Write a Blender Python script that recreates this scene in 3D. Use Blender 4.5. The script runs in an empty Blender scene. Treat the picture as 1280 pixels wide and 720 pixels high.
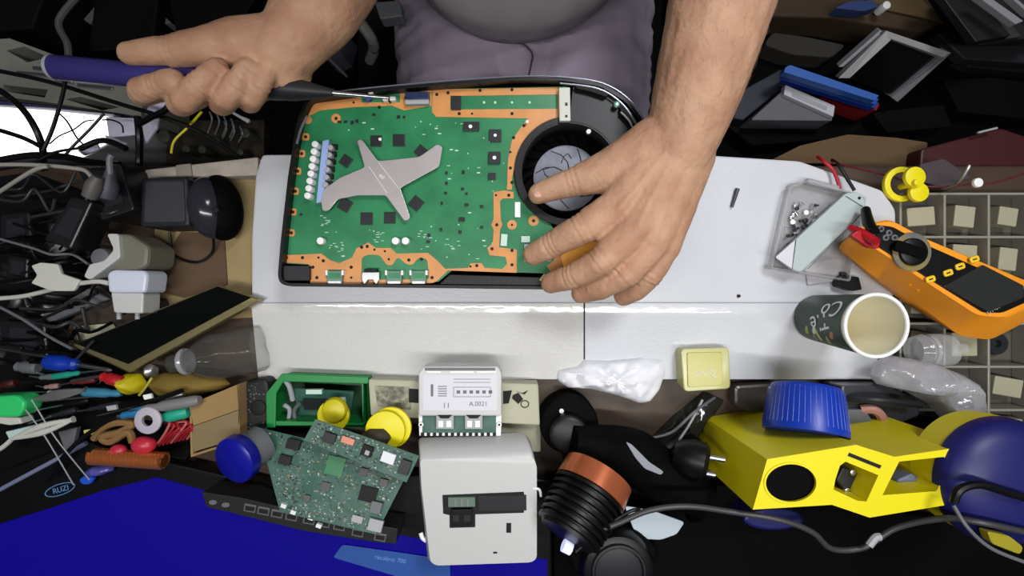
import bpy, bmesh, math, random
from mathutils import Vector, Matrix, noise
from mathutils.geometry import tessellate_polygon
random.seed(7)
S = bpy.context.scene
COL = S.collection
PI = math.pi

# ---------------------------------------------------------------- camera
FPX, D = 628.0, 0.5            # focal length in pixels of the 1280 frame, camera height over the white board
cd = bpy.data.cameras.new('camera'); cam = bpy.data.objects.new('camera', cd); COL.objects.link(cam)
cam.location = (0, 0, D); cam.rotation_euler = (0, 0, 0)
cd.sensor_width = 36; cd.lens = FPX / 1280 * 36; cd.clip_start = .01; cd.clip_end = 20
S.camera = cam
# ---------------------------------------------------------------- world, lamps, exposure
w = bpy.data.worlds.new('world'); S.world = w; w.use_nodes = True
w.node_tree.nodes['Background'].inputs[0].default_value = (.75, .82, 1, 1)
w.node_tree.nodes['Background'].inputs[1].default_value = .045
def area(name, loc, target, size, power, color=(1, 1, 1), size_y=None, spread=180):
    l = bpy.data.lights.new(name, 'AREA'); l.energy = power; l.color = color
    l.size = size; l.spread = math.radians(spread)
    if size_y: l.shape = 'RECTANGLE'; l.size_y = size_y
    o = bpy.data.objects.new(name, l); COL.objects.link(o); o.location = loc
    o.rotation_euler = (Vector(target) - Vector(loc)).to_track_quat('-Z', 'Y').to_euler()
    return o
area('bench_tube_lamp', (.03, -.20, 1.0), (.05, .0, 0), 1.25, 4.3, (1, .985, .96), .03, 120)
area('room_lamp', (.50, .70, 1.45), (.15, -.05, 0), .35, 3.7, (.95, .97, 1), .35, 90)
vs = S.view_settings
vs.view_transform = 'Standard'; vs.look = 'None'; vs.exposure = 0.0; vs.gamma = 1; vs.use_curve_mapping = False
S.display_settings.display_device = 'sRGB'
S.cycles.max_bounces = 8
try: S.cycles.use_denoising = True
except Exception: pass

# ---------------------------------------------------------------- helpers
def P(px, py, z=0.0):
    k = (D - z) / FPX
    return Vector(((px - 640) * k, (360 - py) * k, z))
def mpp(z): return (D - z) / FPX
def lin(c):
    c = c / 255
    return c / 12.92 if c <= .04045 else ((c + .055) / 1.055) ** 2.4
MATS = {}
def mat(name, rgb, rough=.5, metal=0, spec=.5, var=0, vscale=60, bump=0, bscale=200, trans=0, emit=None, es=0, alpha=1, sss=0, rgb2=None, ior=1.45, coat=0):
    if name in MATS: return MATS[name]
    m = bpy.data.materials.new(name); m.use_nodes = True; MATS[name] = m
    nt = m.node_tree; b = nt.nodes['Principled BSDF']
    c = tuple(lin(x) for x in rgb) + (1,)
    b.inputs['Base Color'].default_value = c
    b.inputs['Roughness'].default_value = rough; b.inputs['Metallic'].default_value = metal
    b.inputs['Specular IOR Level'].default_value = spec; b.inputs['IOR'].default_value = ior
    b.inputs['Transmission Weight'].default_value = trans; b.inputs['Alpha'].default_value = alpha
    b.inputs['Coat Weight'].default_value = coat; b.inputs['Coat Roughness'].default_value = .07
    if sss:
        b.inputs['Subsurface Weight'].default_value = sss; b.inputs['Subsurface Radius'].default_value = (.01, .004, .002); b.inputs['Subsurface Scale'].default_value = .4
    if emit: b.inputs['Emission Color'].default_value = tuple(lin(x) for x in emit) + (1,); b.inputs['Emission Strength'].default_value = es
    tc = nt.nodes.new('ShaderNodeTexCoord')
    if var or rgb2:
        n = nt.nodes.new('ShaderNodeTexNoise'); n.inputs['Scale'].default_value = vscale; n.inputs['Detail'].default_value = 5
        nt.links.new(tc.outputs['Object'], n.inputs['Vector'])
        mx = nt.nodes.new('ShaderNodeMix'); mx.data_type = 'RGBA'
        r = nt.nodes.new('ShaderNodeValToRGB'); r.color_ramp.elements[0].position = .38; r.color_ramp.elements[1].position = .62
        nt.links.new(n.outputs['Fac'], r.inputs[0]); nt.links.new(r.outputs[0], mx.inputs['Factor'])
        c2 = tuple(lin(x) for x in rgb2) + (1,) if rgb2 else tuple(max(0, v * (1 - var)) for v in c[:3]) + (1,)
        mx.inputs[6].default_value = c; mx.inputs[7].default_value = c2
        nt.links.new(mx.outputs[2], b.inputs['Base Color'])
    if bump:
        n = nt.nodes.new('ShaderNodeTexNoise'); n.inputs['Scale'].default_value = bscale; n.inputs['Detail'].default_value = 4
        nt.links.new(tc.outputs['Object'], n.inputs['Vector'])
        bp = nt.nodes.new('ShaderNodeBump'); bp.inputs['Strength'].default_value = bump; bp.inputs['Distance'].default_value = .002
        nt.links.new(n.outputs['Fac'], bp.inputs['Height']); nt.links.new(bp.outputs[0], b.inputs['Normal'])
    return m

def film(name, rgb, lo=.12, hi=.75, rough=.12, bump=.3, bscale=60):
    m = bpy.data.materials.new(name); m.use_nodes = True; MATS[name] = m; nt = m.node_tree; nt.nodes.clear()
    out = nt.nodes.new('ShaderNodeOutputMaterial'); mix = nt.nodes.new('ShaderNodeMixShader'); tr = nt.nodes.new('ShaderNodeBsdfTransparent')
    pb = nt.nodes.new('ShaderNodeBsdfPrincipled'); pb.inputs['Base Color'].default_value = tuple(lin(x) for x in rgb) + (1,); pb.inputs['Roughness'].default_value = rough; pb.inputs['Specular IOR Level'].default_value = 1
    lw = nt.nodes.new('ShaderNodeLayerWeight'); lw.inputs['Blend'].default_value = .35
    mr = nt.nodes.new('ShaderNodeMapRange'); mr.inputs['To Min'].default_value = lo; mr.inputs['To Max'].default_value = hi
    tc = nt.nodes.new('ShaderNodeTexCoord'); n = nt.nodes.new('ShaderNodeTexNoise'); n.inputs['Scale'].default_value = bscale
    bp = nt.nodes.new('ShaderNodeBump'); bp.inputs['Strength'].default_value = bump; bp.inputs['Distance'].default_value = .004
    nt.links.new(tc.outputs['Object'], n.inputs['Vector']); nt.links.new(n.outputs['Fac'], bp.inputs['Height']); nt.links.new(bp.outputs[0], pb.inputs['Normal']); nt.links.new(bp.outputs[0], lw.inputs['Normal'])
    nt.links.new(lw.outputs['Facing'], mr.inputs['Value']); nt.links.new(mr.outputs[0], mix.inputs[0])
    nt.links.new(tr.outputs[0], mix.inputs[1]); nt.links.new(pb.outputs[0], mix.inputs[2]); nt.links.new(mix.outputs[0], out.inputs[0])
    return m

def link(name, me, m, parent=None, smooth=False):
    o = bpy.data.objects.new(name, me); COL.objects.link(o)
    if m: me.materials.append(m)
    if smooth:
        me.polygons.foreach_set('use_smooth', [True] * len(me.polygons))
        try: me.set_sharp_from_angle(angle=math.radians(40))
        except Exception: pass
    if parent:
        o.parent = parent
        bpy.context.view_layer.update() if False else None
        mw = Matrix.Translation(parent.location) if parent.type == 'EMPTY' else Matrix.Identity(4)
        o.matrix_parent_inverse = mw.inverted()
    return o
def fin(name, bm, m, parent=None, smooth=False):
    bmesh.ops.recalc_face_normals(bm, faces=bm.faces)
    me = bpy.data.meshes.new(name); bm.to_mesh(me); bm.free()
    return link(name, me, m, parent, smooth)
def tag(o, label, cat, group=None, kind=None):
    o['label'] = label; o['category'] = cat
    if group: o['group'] = group
    if kind: o['kind'] = kind
    return o
def thing(name, label, cat, loc, group=None):
    o = bpy.data.objects.new(name, None); COL.objects.link(o); o.location = loc; o.empty_display_size = .01
    return tag(o, label, cat, group)
def area2(pts): return sum(pts[i][0] * pts[(i + 1) % len(pts)][1] - pts[(i + 1) % len(pts)][0] * pts[i][1] for i in range(len(pts)))
def bev(o, wd, seg=2):
    if wd:
        md = o.modifiers.new('b', 'BEVEL'); md.width = wd; md.segments = seg; md.limit_method = 'ANGLE'; md.angle_limit = math.radians(40)
    return o
def rnd(pts, r, seg=4):
    """round the corners of a pixel outline by r pixels"""
    out = []; n = len(pts)
    for i in range(n):
        p = Vector(pts[i]).to_2d(); a = Vector(pts[i - 1]).to_2d(); b = Vector(pts[(i + 1) % n]).to_2d()
        ra = min(r, (a - p).length * .45); rb = min(r, (b - p).length * .45)
        s = p + (a - p).normalized() * ra; e = p + (b - p).normalized() * rb
        for k in range(seg + 1):
            t = k / seg
            out.append(tuple(s * (1 - t) ** 2 + p * 2 * t * (1 - t) + e * t * t))
    return out
def rect(cx, cy, w_, h_, a=0):
    c, s = math.cos(math.radians(a)), math.sin(math.radians(a))
    return [(cx + x * c - y * s, cy + x * s + y * c) for x, y in ((-w_ / 2, -h_ / 2), (w_ / 2, -h_ / 2), (w_ / 2, h_ / 2), (-w_ / 2, h_ / 2))]
def circ(cx, cy, rx, ry=None, n=28, a0=0, a1=360):
    ry = ry or rx; f = 0 if a1 - a0 >= 360 else 1
    return [(cx + rx * math.cos(math.radians(a0 + (a1 - a0) * i / (n - f))), cy + ry * math.sin(math.radians(a0 + (a1 - a0) * i / (n - f)))) for i in range(n)]
def prism_bm(bm, pts, z, th, holes=()):
    """vertical slab whose top outline is given in pixels at height z"""
    loops = [[P(x, y, z) for x, y in pts]] + [[P(x, y, z) for x, y in h] for h in holes]
    tris = tessellate_polygon(loops); flat = [v for l in loops for v in l]
    top = [bm.verts.new(v) for v in flat]; bot = [bm.verts.new(v - Vector((0, 0, th))) for v in flat]
    if holes:
        for a, b, c in tris:
            try: bm.faces.new((top[a], top[b], top[c])); bm.faces.new((bot[c], bot[b], bot[a]))
            except ValueError: pass
    else:
        bm.faces.new(top); bm.faces.new(bot[::-1])
    i0 = 0
    for l in loops:
        n = len(l)
        for i in range(n):
            a, b = i0 + i, i0 + (i + 1) % n
            bm.faces.new((top[a], top[b], bot[b], bot[a]))
        i0 += n
def slab(name, pts, z, th, m, parent=None, b=0, holes=(), seg=2):
    bm = bmesh.new(); prism_bm(bm, pts, z, th, holes)
    return bev(fin(name, bm, m, parent), b, seg)
def slabs(name, plist, z, th, m, parent=None, b=0):
    bm = bmesh.new()
    for p in plist: prism_bm(bm, p, z, th)
    return bev(fin(name, bm, m, parent), b)
def plate(name, q, th, m, parent=None, b=0):
    """a flat plate through world/pixel points (px,py,z), given thickness below its plane"""
    v = [P(*p) for p in q]; n = (v[1] - v[0]).cross(v[2] - v[0]).normalized()
    if n.z < 0: n = -n
    bm = bmesh.new(); t = [bm.verts.new(p) for p in v]; u = [bm.verts.new(p - n * th) for p in v]
    bm.faces.new(t); bm.faces.new(u[::-1])
    for i in range(len(v)): bm.faces.new((t[i], t[(i + 1) % len(v)], u[(i + 1) % len(v)], u[i]))
    return bev(fin(name, bm, m, parent), b)
def loft(name, rings, m, parent=None, smooth=False, b=0):
    """rings = [(pixel outline, z)...], all with equal counts"""
    bm = bmesh.new(); R = [[bm.verts.new(P(x, y, z)) for x, y in pts] for pts, z in rings]
    for A, B in zip(R, R[1:]):
        for i in range(len(A)): bm.faces.new((A[i], A[(i + 1) % len(A)], B[(i + 1) % len(A)], B[i]))
    bm.faces.new(R[0]); bm.faces.new(R[-1][::-1])
    return bev(fin(name, bm, m, parent, smooth), b)
def cr(pts, n=6):
    """Catmull-Rom through vectors"""
    out = []; q = [pts[0]] + list(pts) + [pts[-1]]
    for i in range(1, len(q) - 2):
        a, b, c, d = q[i - 1:i + 3]
        for k in range(n):
            t = k / n
            out.append(.5 * ((2 * b) + (c - a) * t + (2 * a - 5 * b + 4 * c - d) * t * t + (3 * b - a - 3 * c + d) * t ** 3))
    out.append(q[-2]); return out
def tube_bm(bm, path, r, n=8):
    rs = r if isinstance(r, (list, tuple)) else [r] * len(path)
    if len(rs) != len(path):
        rs = [rs[min(int(i * (len(rs) - 1) / (len(path) - 1)), len(rs) - 2)] * (1 - (i * (len(rs) - 1) / (len(path) - 1)) % 1) + rs[min(int(i * (len(rs) - 1) / (len(path) - 1)) + 1, len(rs) - 1)] * ((i * (len(rs) - 1) / (len(path) - 1)) % 1) for i in range(len(path))]
    rings = []; up = Vector((0, 0, 1))
    for i, p in enumerate(path):
        t = (path[min(i + 1, len(path) - 1)] - path[max(i - 1, 0)]).normalized()
        s = t.cross(up if abs(t.z) < .95 else Vector((1, 0, 0))).normalized(); u = s.cross(t)
        rings.append([bm.verts.new(p + (s * math.cos(2 * PI * k / n) + u * math.sin(2 * PI * k / n)) * rs[i]) for k in range(n)])
    for A, B in zip(rings, rings[1:]):
        for i in range(n): bm.faces.new((A[i], A[(i + 1) % n], B[(i + 1) % n], B[i]))
    bm.faces.new(rings[0]); bm.faces.new(rings[-1][::-1])
def tube(name, pts, r, m, parent=None, n=8, smoothpath=True, seg=6):
    v = [P(*p) for p in pts]
    if smoothpath and len(v) > 2: v = cr(v, seg)
    bm = bmesh.new(); tube_bm(bm, v, r, n)
    return fin(name, bm, m, parent, True)
def lathe(name, prof, A, B, m, parent=None, n=32, smooth=True):
    """prof = [(t along A->B in metres, radius)...]"""
    ax = (B - A).normalized(); s = ax.orthogonal().normalized(); u = ax.cross(s)
    bm = bmesh.new(); R = []
    for t, r in prof:
        R.append([bm.verts.new(A + ax * t + (s * math.cos(2 * PI * k / n) + u * math.sin(2 * PI * k / n)) * max(r, 1e-5)) for k in range(n)])
    for X, Y in zip(R, R[1:]):
        for i in range(n): bm.faces.new((X[i], X[(i + 1) % n], Y[(i + 1) % n], Y[i]))
    if prof[0] != prof[-1]: bm.faces.new(R[0]); bm.faces.new(R[-1][::-1])
    return fin(name, bm, m, parent, smooth)
def disc(name, px, py, rpx, z, th, m, parent=None, b=0, n=32, rin=0):
    """upright round piece, top at z, radius in pixels there"""
    r = rpx * mpp(z); c = P(px, py, z); dn = Vector((0, 0, -1)); bb = min(b, th / 2, r / 2)
    pr = [(0, rin * mpp(z) if rin else 0), (0, r - bb), (bb * .3, r - bb * .3), (bb, r), (th - bb, r), (th, r - bb)] if b else [(0, rin * mpp(z) if rin else 0), (0, r), (th, r)]
    if rin: pr = pr + [(th, rin * mpp(z)), pr[0]]
    else: pr += [(th, 0)]
    return lathe(name, pr, c, c + dn, m, parent, n)
def blob(name, outline, zb, h, m, parent=None, amp=.1, ns=40, p=2.2, nr=14, na=64, seed=0, ridge=False):
    """soft closed heap whose plan is a pixel outline at height zb; noise folds of amp*h"""
    pts = [P(x, y, zb) for x, y in outline]; c = sum(pts, Vector()) / len(pts)
    def rad(a):
        d = Vector((math.cos(a), math.sin(a), 0)); best = .001
        for i in range(len(pts)):
            p1, p2 = pts[i] - c, pts[(i + 1) % len(pts)] - c; e = p2 - p1
            den = d.x * e.y - d.y * e.x
            if abs(den) < 1e-12: continue
            t = (p1.x * e.y - p1.y * e.x) / den; u = (p1.x * d.y - p1.y * d.x) / den
            if t > 0 and -1e-6 <= u <= 1 + 1e-6: best = max(best, t)
        return best
    R = [rad(2 * PI * k / na) for k in range(na)]
    bm = bmesh.new(); rings = []
    def zz(f, x, y):
        v = Vector((x, y, seed * 3.1)) * ns; n_ = noise.noise(v) + .5 * noise.noise(v * 2.3)
        if ridge: n_ = .6 - 2 * abs(noise.noise(v)) - .9 * abs(noise.noise(v * 2.1 + Vector((5, 5, 5))))
        return max(0.0005, h * ((1 - f ** p) ** .6 if f < 1 else 0) * (1 + amp * n_))
    for j in range(1, nr + 1):
        f = j / nr; g = math.sin(f * PI / 2) ** .9
        rings.append([bm.verts.new((c.x + R[k] * g * math.cos(2 * PI * k / na), c.y + R[k] * g * math.sin(2 * PI * k / na), zb + zz(g, c.x + R[k] * g * math.cos(2 * PI * k / na), c.y + R[k] * g * math.sin(2 * PI * k / na)))) for k in range(na)])
    top = bm.verts.new((c.x, c.y, zb + zz(0, c.x, c.y)))
    for k in range(na): bm.faces.new((top, rings[0][k], rings[0][(k + 1) % na]))
    for A, B in zip(rings, rings[1:]):
        for k in range(na): bm.faces.new((A[k], B[k], B[(k + 1) % na], A[(k + 1) % na]))
    base = [bm.verts.new((v.co.x, v.co.y, zb)) for v in rings[-1]]
    for k in range(na): bm.faces.new((rings[-1][k], base[k], base[(k + 1) % na], rings[-1][(k + 1) % na]))
    bm.faces.new(base[::-1])
    return fin(name, bm, m, parent, True)
def text_mesh(body, size, font_extr=.0002):
    cu = bpy.data.curves.new('t', 'FONT'); cu.body = body; cu.size = size; cu.extrude = font_extr; cu.align_x = 'CENTER'; cu.align_y = 'CENTER'
    o = bpy.data.objects.new('t', cu); COL.objects.link(o); dg = bpy.context.evaluated_depsgraph_get(); dg.update()
    me = bpy.data.meshes.new_from_object(o.evaluated_get(dg)); bpy.data.objects.remove(o); return me
def text(name, body, px, py, z, hpx, m, parent, rot=0, sx=1):
    me = text_mesh(body, hpx * mpp(z) * 1.35)
    me.transform(Matrix.Translation(P(px, py, z)) @ Matrix.Rotation(math.radians(-rot), 4, 'Z') @ Matrix.Diagonal((sx, 1, 1, 1)))
    return link(name, me, m, parent)
def capsule(bm, a, ra, b, rb):
    t = bmesh.new()
    for c, r in ((a, ra), (b, rb)):
        bmesh.ops.create_icosphere(t, subdivisions=3, radius=r, matrix=Matrix.Translation(c))
    me = bpy.data.meshes.new('c'); res = bmesh.ops.convex_hull(t, input=t.verts)
    bmesh.ops.delete(t, geom=list({g for g in res['geom_interior'] + res['geom_unused'] if isinstance(g, bmesh.types.BMVert)}), context='VERTS')
    t.to_mesh(me); t.free(); bm.from_mesh(me); bpy.data.meshes.remove(me)
def chain(bm, pts):
    """pts = [(px,py,z,r)...]"""
    for a, b in zip(pts, pts[1:]): capsule(bm, P(*a[:3]), a[3], P(*b[:3]), b[3])
def wchain(bm, pts):
    for a, b in zip(pts, pts[1:]): capsule(bm, Vector(a[:3]), a[3], Vector(b[:3]), b[3])
def remesh(name, bm, m, parent, vox, it, disp=None):
    me = bpy.data.meshes.new('r'); bm.to_mesh(me); bm.free()
    o = bpy.data.objects.new('r', me); COL.objects.link(o)
    r = o.modifiers.new('r', 'REMESH'); r.mode = 'VOXEL'; r.voxel_size = vox; r.use_smooth_shade = True
    s = o.modifiers.new('s', 'SMOOTH'); s.factor = .5; s.iterations = it
    dg = bpy.context.evaluated_depsgraph_get(); dg.update()
    me2 = bpy.data.meshes.new_from_object(o.evaluated_get(dg)); bpy.data.objects.remove(o)
    if disp:
        ds = [v.co + disp(v.co.copy(), v.normal.copy()) for v in me2.vertices]
        for v, c in zip(me2.vertices, ds): v.co = c
    me2.materials.clear()
    return link(name, me2, m, parent, True)

# ---------------------------------------------------------------- materials
white_board = mat('white_board', (202, 204, 210), .3, coat=.7, spec=.5, var=.05, vscale=9, bump=.10, bscale=420)
white_front = mat('white_front', (203, 202, 199), .3, coat=.7, var=.05, vscale=8, bump=.12, bscale=420)
bench_wood = mat('bench_wood', (72, 55, 42), .5, var=.3, vscale=14)
black_pl = mat('black_plastic', (10, 10, 12), .4, spec=.35)
black_soft = mat('black_soft', (5, 5, 6), .7, spec=.08)
dark_grey = mat('dark_grey_plastic', (34, 35, 39), .45, spec=.35)
mid_grey = mat('mid_grey_plastic', (98, 100, 104), .5)
lt_grey = mat('light_grey_plastic', (160, 162, 166), .5)
white_pl = mat('white_plastic', (192, 193, 191), .38, bump=.04, bscale=500)
white_pure = mat('white_paint', (235, 235, 235), .4)
off_white = mat('off_white', (196, 196, 188), .45)
cream_pl = mat('cream_plastic', (172, 170, 146), .5)
steel = mat('steel', (190, 190, 192), .3, metal=1)
dull_steel = mat('dull_steel', (172, 170, 172), .42, metal=.85)
copper = mat('copper', (200, 112, 74), .28, metal=.6)
gold_edge = mat('gold_edge', (150, 140, 100), .35, metal=.8)
pcb_green = mat('pcb_green', (44, 128, 82), .36, rgb2=(34, 112, 72), vscale=35)
pcb_orange = mat('pcb_orange', (210, 144, 84), .34, var=.12, vscale=60)
pcb_old = mat('pcb_old', (40, 86, 70), .5, rgb2=(66, 100, 90), vscale=70)
green_pl = mat('green_plastic', (20, 128, 58), .4)
yellow_pl = mat('yellow_plastic', (226, 212, 12), .42)
blue_pl = mat('blue_plastic', (16, 52, 160), .36)
navy_pl = mat('navy_plastic', (22, 24, 92), .45)
royal_cap = mat('royal_cap', (14, 18, 140), .35)
orange_rub = mat('orange_rubber', (238, 150, 30), .5, bump=.08, bscale=300)
red_pl = mat('red_plastic', (170, 22, 34), .4)
teal_pl = mat('teal_plastic', (30, 140, 120), .45)
card = mat('cardboard', (150, 122, 78), .8, var=.15, vscale=30, bump=.1, bscale=300)
card_dk = mat('old_cardboard', (70, 54, 38), .85, var=.25, vscale=12)
paper = mat('paper', (225, 226, 232), .8)
clear = film('clear_plastic', (215, 218, 220), .16, .7, .1, .15)
clear_bag = film('clear_bag', (182, 183, 190), .5, .95, .16, .5, 90)
clear_y = mat('yellow_clear', (190, 188, 122), .2, alpha=.88)
screen_dark = mat('dark_glass', (8, 9, 8), .12)
silk = mat('silkscreen', (190, 215, 200), .6)
hole_m = mat('hole_black', (10, 9, 9), .7)
skin = mat('skin', (190, 150, 122), .55, spec=.3, sss=.12, rgb2=(174, 131, 105), vscale=38, bump=.4, bscale=260)
nail = mat('fingernail', (200, 152, 132), .35)
shirt_m = mat('shirt_cotton', (152, 145, 150), .9, bump=.25, bscale=700)
trouser_m = mat('trouser_cotton', (152, 140, 158), .9, bump=.3, bscale=600, var=.1, vscale=20)

# ---------------------------------------------------------------- the setting
fl = mat('floor_dark', (20, 18, 17), .8, var=.4, vscale=4)
bm = bmesh.new(); bmesh.ops.create_cube(bm, size=1, matrix=Matrix.Translation((0, .3, -.775)) @ Matrix.Diagonal((5, 5, .05, 1)))
o = fin('floor', bm, fl); o['kind'] = 'structure'

ZB = -.025      # workbench top
def wbox(name, x0, x1, y0, y1, z0, z1, m, parent=None, b=0):
    bm = bmesh.new(); bmesh.ops.create_cube(bm, size=1, matrix=Matrix.Translation(((x0 + x1) / 2, (y0 + y1) / 2, (z0 + z1) / 2)) @ Matrix.Diagonal((x1 - x0, y1 - y0, z1 - z0, 1)))
    return bev(fin(name, bm, m, parent), b)
t = thing('workbench', 'brown wooden workbench under all the tools and the white board', 'workbench', (0, -.1, -.75))
wbox('tabletop', -.78, .78, -.42, .128, ZB - .03, ZB, bench_wood, t, .003)
for sx in (-.74, .70):
    for sy in (-.40, .07): wbox('leg', sx, sx + .04, sy, sy + .04, -.75, ZB - .03, bench_wood, t)

# side shelves the clutter behind the bench stands on
SR, SL = -.34, -.30
def low_table(x0, x1, y0, y1, z, label):
    t = thing('side_table', label, 'table', ((x0 + x1) / 2, (y0 + y1) / 2, -.75))
    wbox('tabletop', x0, x1, y0, y1, z - .02, z, black_soft, t, .002)
    for a in (x0 + .01, x1 - .04):
        for b_ in (y0 + .01, y1 - .04): wbox('leg', a, a + .03, b_, b_ + .03, -.75, z - .02, black_soft, t)
low_table(.30, 1.15, .14, .75, SR, 'low dark table behind the bench on the right, under the books and cartons')
low_table(-1.05, -.25, .14, .75, SL, 'low dark table behind the bench on the left, under the metal chassis')

# ---------------------------------------------------------------- white board with two front panels
t = thing('white_bench_board', 'wide white board in the middle of the bench with two sloping front panels', 'board', (0, 0, ZB))
top = [(327, 193), (700, 192), (890, 194), (1000, 201), (1104, 238), (1120, 262), (1121, 340), (1116, 379), (314, 379), (314, 300), (319, 220)]
slab('top_panel', rnd(top, 6), 0, .024, white_board, t, .002)
def front(x0, x1, m, l, r):
    # rounded crest running into the front slope
    ys = [(379, 0), (382, -.00005), (384, -.00015), (386, -.00027), (388, -.00039), (390, -.0005), (392, -.00064), (395, -.0012), (430, -.0055), (474, -.0095)]
    bm = bmesh.new(); A = []; n = 90
    for y, z in ys:
        row = []
        for i in range(n + 1):
            f = i / n; x = x0 + (x1 - x0) * f
            if l: x += l * ((y - 379) / 95) * (1 - f)
            if r: x += r * ((y - 379) / 95) * f
            jz = noise.noise(Vector((x * .55, y * .12, 1))) * .00016 if 380 < y < 396 else 0
            row.append(bm.verts.new(P(x, y, z + jz)))
        A.append(row)
    for a, b_ in zip(A, A[1:]):
        for i in range(n): bm.faces.new((a[i], a[i + 1], b_[i + 1], b_[i]))
    # sides and underside
    bot = [[bm.verts.new((v.co.x, v.co.y, ZB + .001)) for v in (A[0][0], A[0][-1], A[-1][-1], A[-1][0])]][0]
    bm.faces.new(bot)
    bm.faces.new([bot[0]] + [r_[0] for r_ in A] + [bot[3]]); bm.faces.new([bot[1]] + [r_[-1] for r_ in A] + [bot[2]])
    bm.faces.new([bot[3]] + A[-1] + [bot[2]]); bm.faces.new([bot[0]] + A[0] + [bot[1]])
    return fin('front_panel', bm, m, t, True)
front(314, 729.4, white_front, 9, 0)
front(731.4, 1116, white_board, 0, -26)

# ---------------------------------------------------------------- games console
ZC, ZP = .046, .036    # case rim, circuit board top
con = thing('game_console', 'opened black game console lying flat with its green motherboard and fan exposed', 'console', P(560, 250, 0))
case_out = [(347, 345), (351, 300), (360, 220), (371, 150), (384, 121), (450, 112), (560, 102), (650, 96), (705, 97), (752, 104), (785, 124), (806, 152), (816, 200), (810, 262), (786, 320), (745, 360), (690, 362), (360, 358), (350, 354)]
def inset(pts, d):
    out = []; n = len(pts); s = 1 if area2(pts) > 0 else -1
    for i in range(n):
        a, p, b_ = Vector(pts[i - 1]), Vector(pts[i]), Vector(pts[(i + 1) % n])
        n1 = Vector((-(p - a).y, (p - a).x)).normalized(); n2 = Vector((-(b_ - p).y, (b_ - p).x)).normalized()
        m_ = (n1 + n2); m_ = m_ / max(.3, m_.length_squared / 2) if m_.length > 0 else n1
        out.append(tuple(p + m_ * d * s))
    return out
co = rnd(case_out, 8, 3)
slab('case_wall', co, ZC, .040, black_pl, con, .0006, holes=[inset(co, 4)])
slab('case_floor', inset(co, 1), .006, .006, black_soft, con)
edge = mat('case_edge', (120, 122, 132), .25, metal=.3)
bm = bmesh.new(); tube_bm(bm, cr([P(x, y, ZC + .0005) for x, y in [(388, 119), (450, 111), (560, 101), (650, 95.5), (705, 96.5), (752, 103.5), (785, 123), (806, 151), (812, 170)]], 6), .0007, 6); fin('rim_trim', bm, edge, con, True)
bm = bmesh.new(); tube_bm(bm, cr([P(x, y, ZC) for x, y in [(700, 104), (748, 111), (778, 130), (796, 156)]], 6), .0009, 6); fin('rim_trim', bm, edge, con, True)
bm = bmesh.new(); tube_bm(bm, cr([P(x, y, ZC) for x, y in [(384, 145), (376, 162), (371, 180)]], 6), .0012, 6); fin('case_clip', bm, edge, con, True)
# fan well and shroud
fc = (712, 214)
shroud = rnd([(712, 110), (750, 112), (780, 130), (800, 155), (808, 200), (800, 262), (778, 318), (742, 348), (742, 290), (730, 260), (715, 145)], 6)
fanhole = circ(fc[0], fc[1], 62, n=40)
shr_out = circ(fc[0], fc[1], 69, n=40, a0=-270, a1=-90)   # left half of the ring
shr_out = [p for p in shr_out]
right = [(716, 108), (750, 111), (780, 130), (800, 156), (808, 200), (800, 262), (778, 318), (745, 345), (716, 320)]
ringo = circ(fc[0], fc[1], 69, n=30, a0=90, a1=270)
out_poly = ringo + right
slab('fan_shroud', out_poly, ZP + .004, .006, black_pl, con, .0008, holes=[fanhole])
c0 = P(fc[0], fc[1], ZP + .0035)
fan = lathe('fan_ring', [(0, 62.6 * mpp(.04)), (0, 60 * mpp(.04)), (.03, 58 * mpp(.04)), (.03, 62.6 * mpp(.04)), (0, 62.6 * mpp(.04))], c0, c0 - Vector((0, 0, 1)), black_pl, con, 48)
hc = Vector((c0.x, c0.y, .0115))
hub_r = 41 * mpp(.012)
hubm = mat('fan_hub', (140, 144, 158), .45, var=.2, vscale=120)
lathe('fan_hub', [(0, 0), (0, hub_r * .93), (.001, hub_r), (.005, hub_r)], hc, hc - Vector((0, 0, 1)), hubm, con, 48)
bm = bmesh.new()
for k in range(7):
    a = k * 2 * PI / 7 + .3
    pth = [hc + Vector((math.cos(a + q * .9) * hub_r * (.25 + q * .7), math.sin(a + q * .9) * hub_r * (.25 + q * .7), .0006)) for q in (0, .33, .66, 1)]
    tube_bm(bm, pth, .0004, 5)
for k in range(5):
    a = k * 1.3
    pth = [hc + Vector((math.cos(a + q) * hub_r * (.6 + .15 * math.sin(q * 7)), math.sin(a + q) * hub_r * (.6 + .15 * math.sin(q * 7)), .0006)) for q in (0, .2, .4, .6)]
    tube_bm(bm, pth, .0004, 5)
fin('hub_marking', bm, dark_grey, con, True)
bm = bmesh.new()
for k in range(23):
    a = k * 2 * PI / 23; u = Vector((math.cos(a), math.sin(a), 0)); v = Vector((math.cos(a + .25), math.sin(a + .25), 0))
    A_, B_ = hc + u * hub_r, hc + v * (56 * mpp(.02)); 
    q = [A_ + Vector((0, 0, .0)), B_ + Vector((0, 0, .0)), B_ + Vector((0, 0, .014)), A_ + Vector((0, 0, .002))]
    n_ = (B_ - A_).cross(Vector((0, 0, 1))).normalized() * .0005
    f1 = [bm.verts.new(p + n_ - Vector((0, 0, .004))) for p in q]; f2 = [bm.verts.new(p - n_ - Vector((0, 0, .004))) for p in q]
    bm.faces.new(f1); bm.faces.new(f2[::-1])
    for i in range(4): bm.faces.new((f1[i], f1[(i + 1) % 4], f2[(i + 1) % 4], f2[i]))
fin('fan_blades', bm, black_soft, con)
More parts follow.
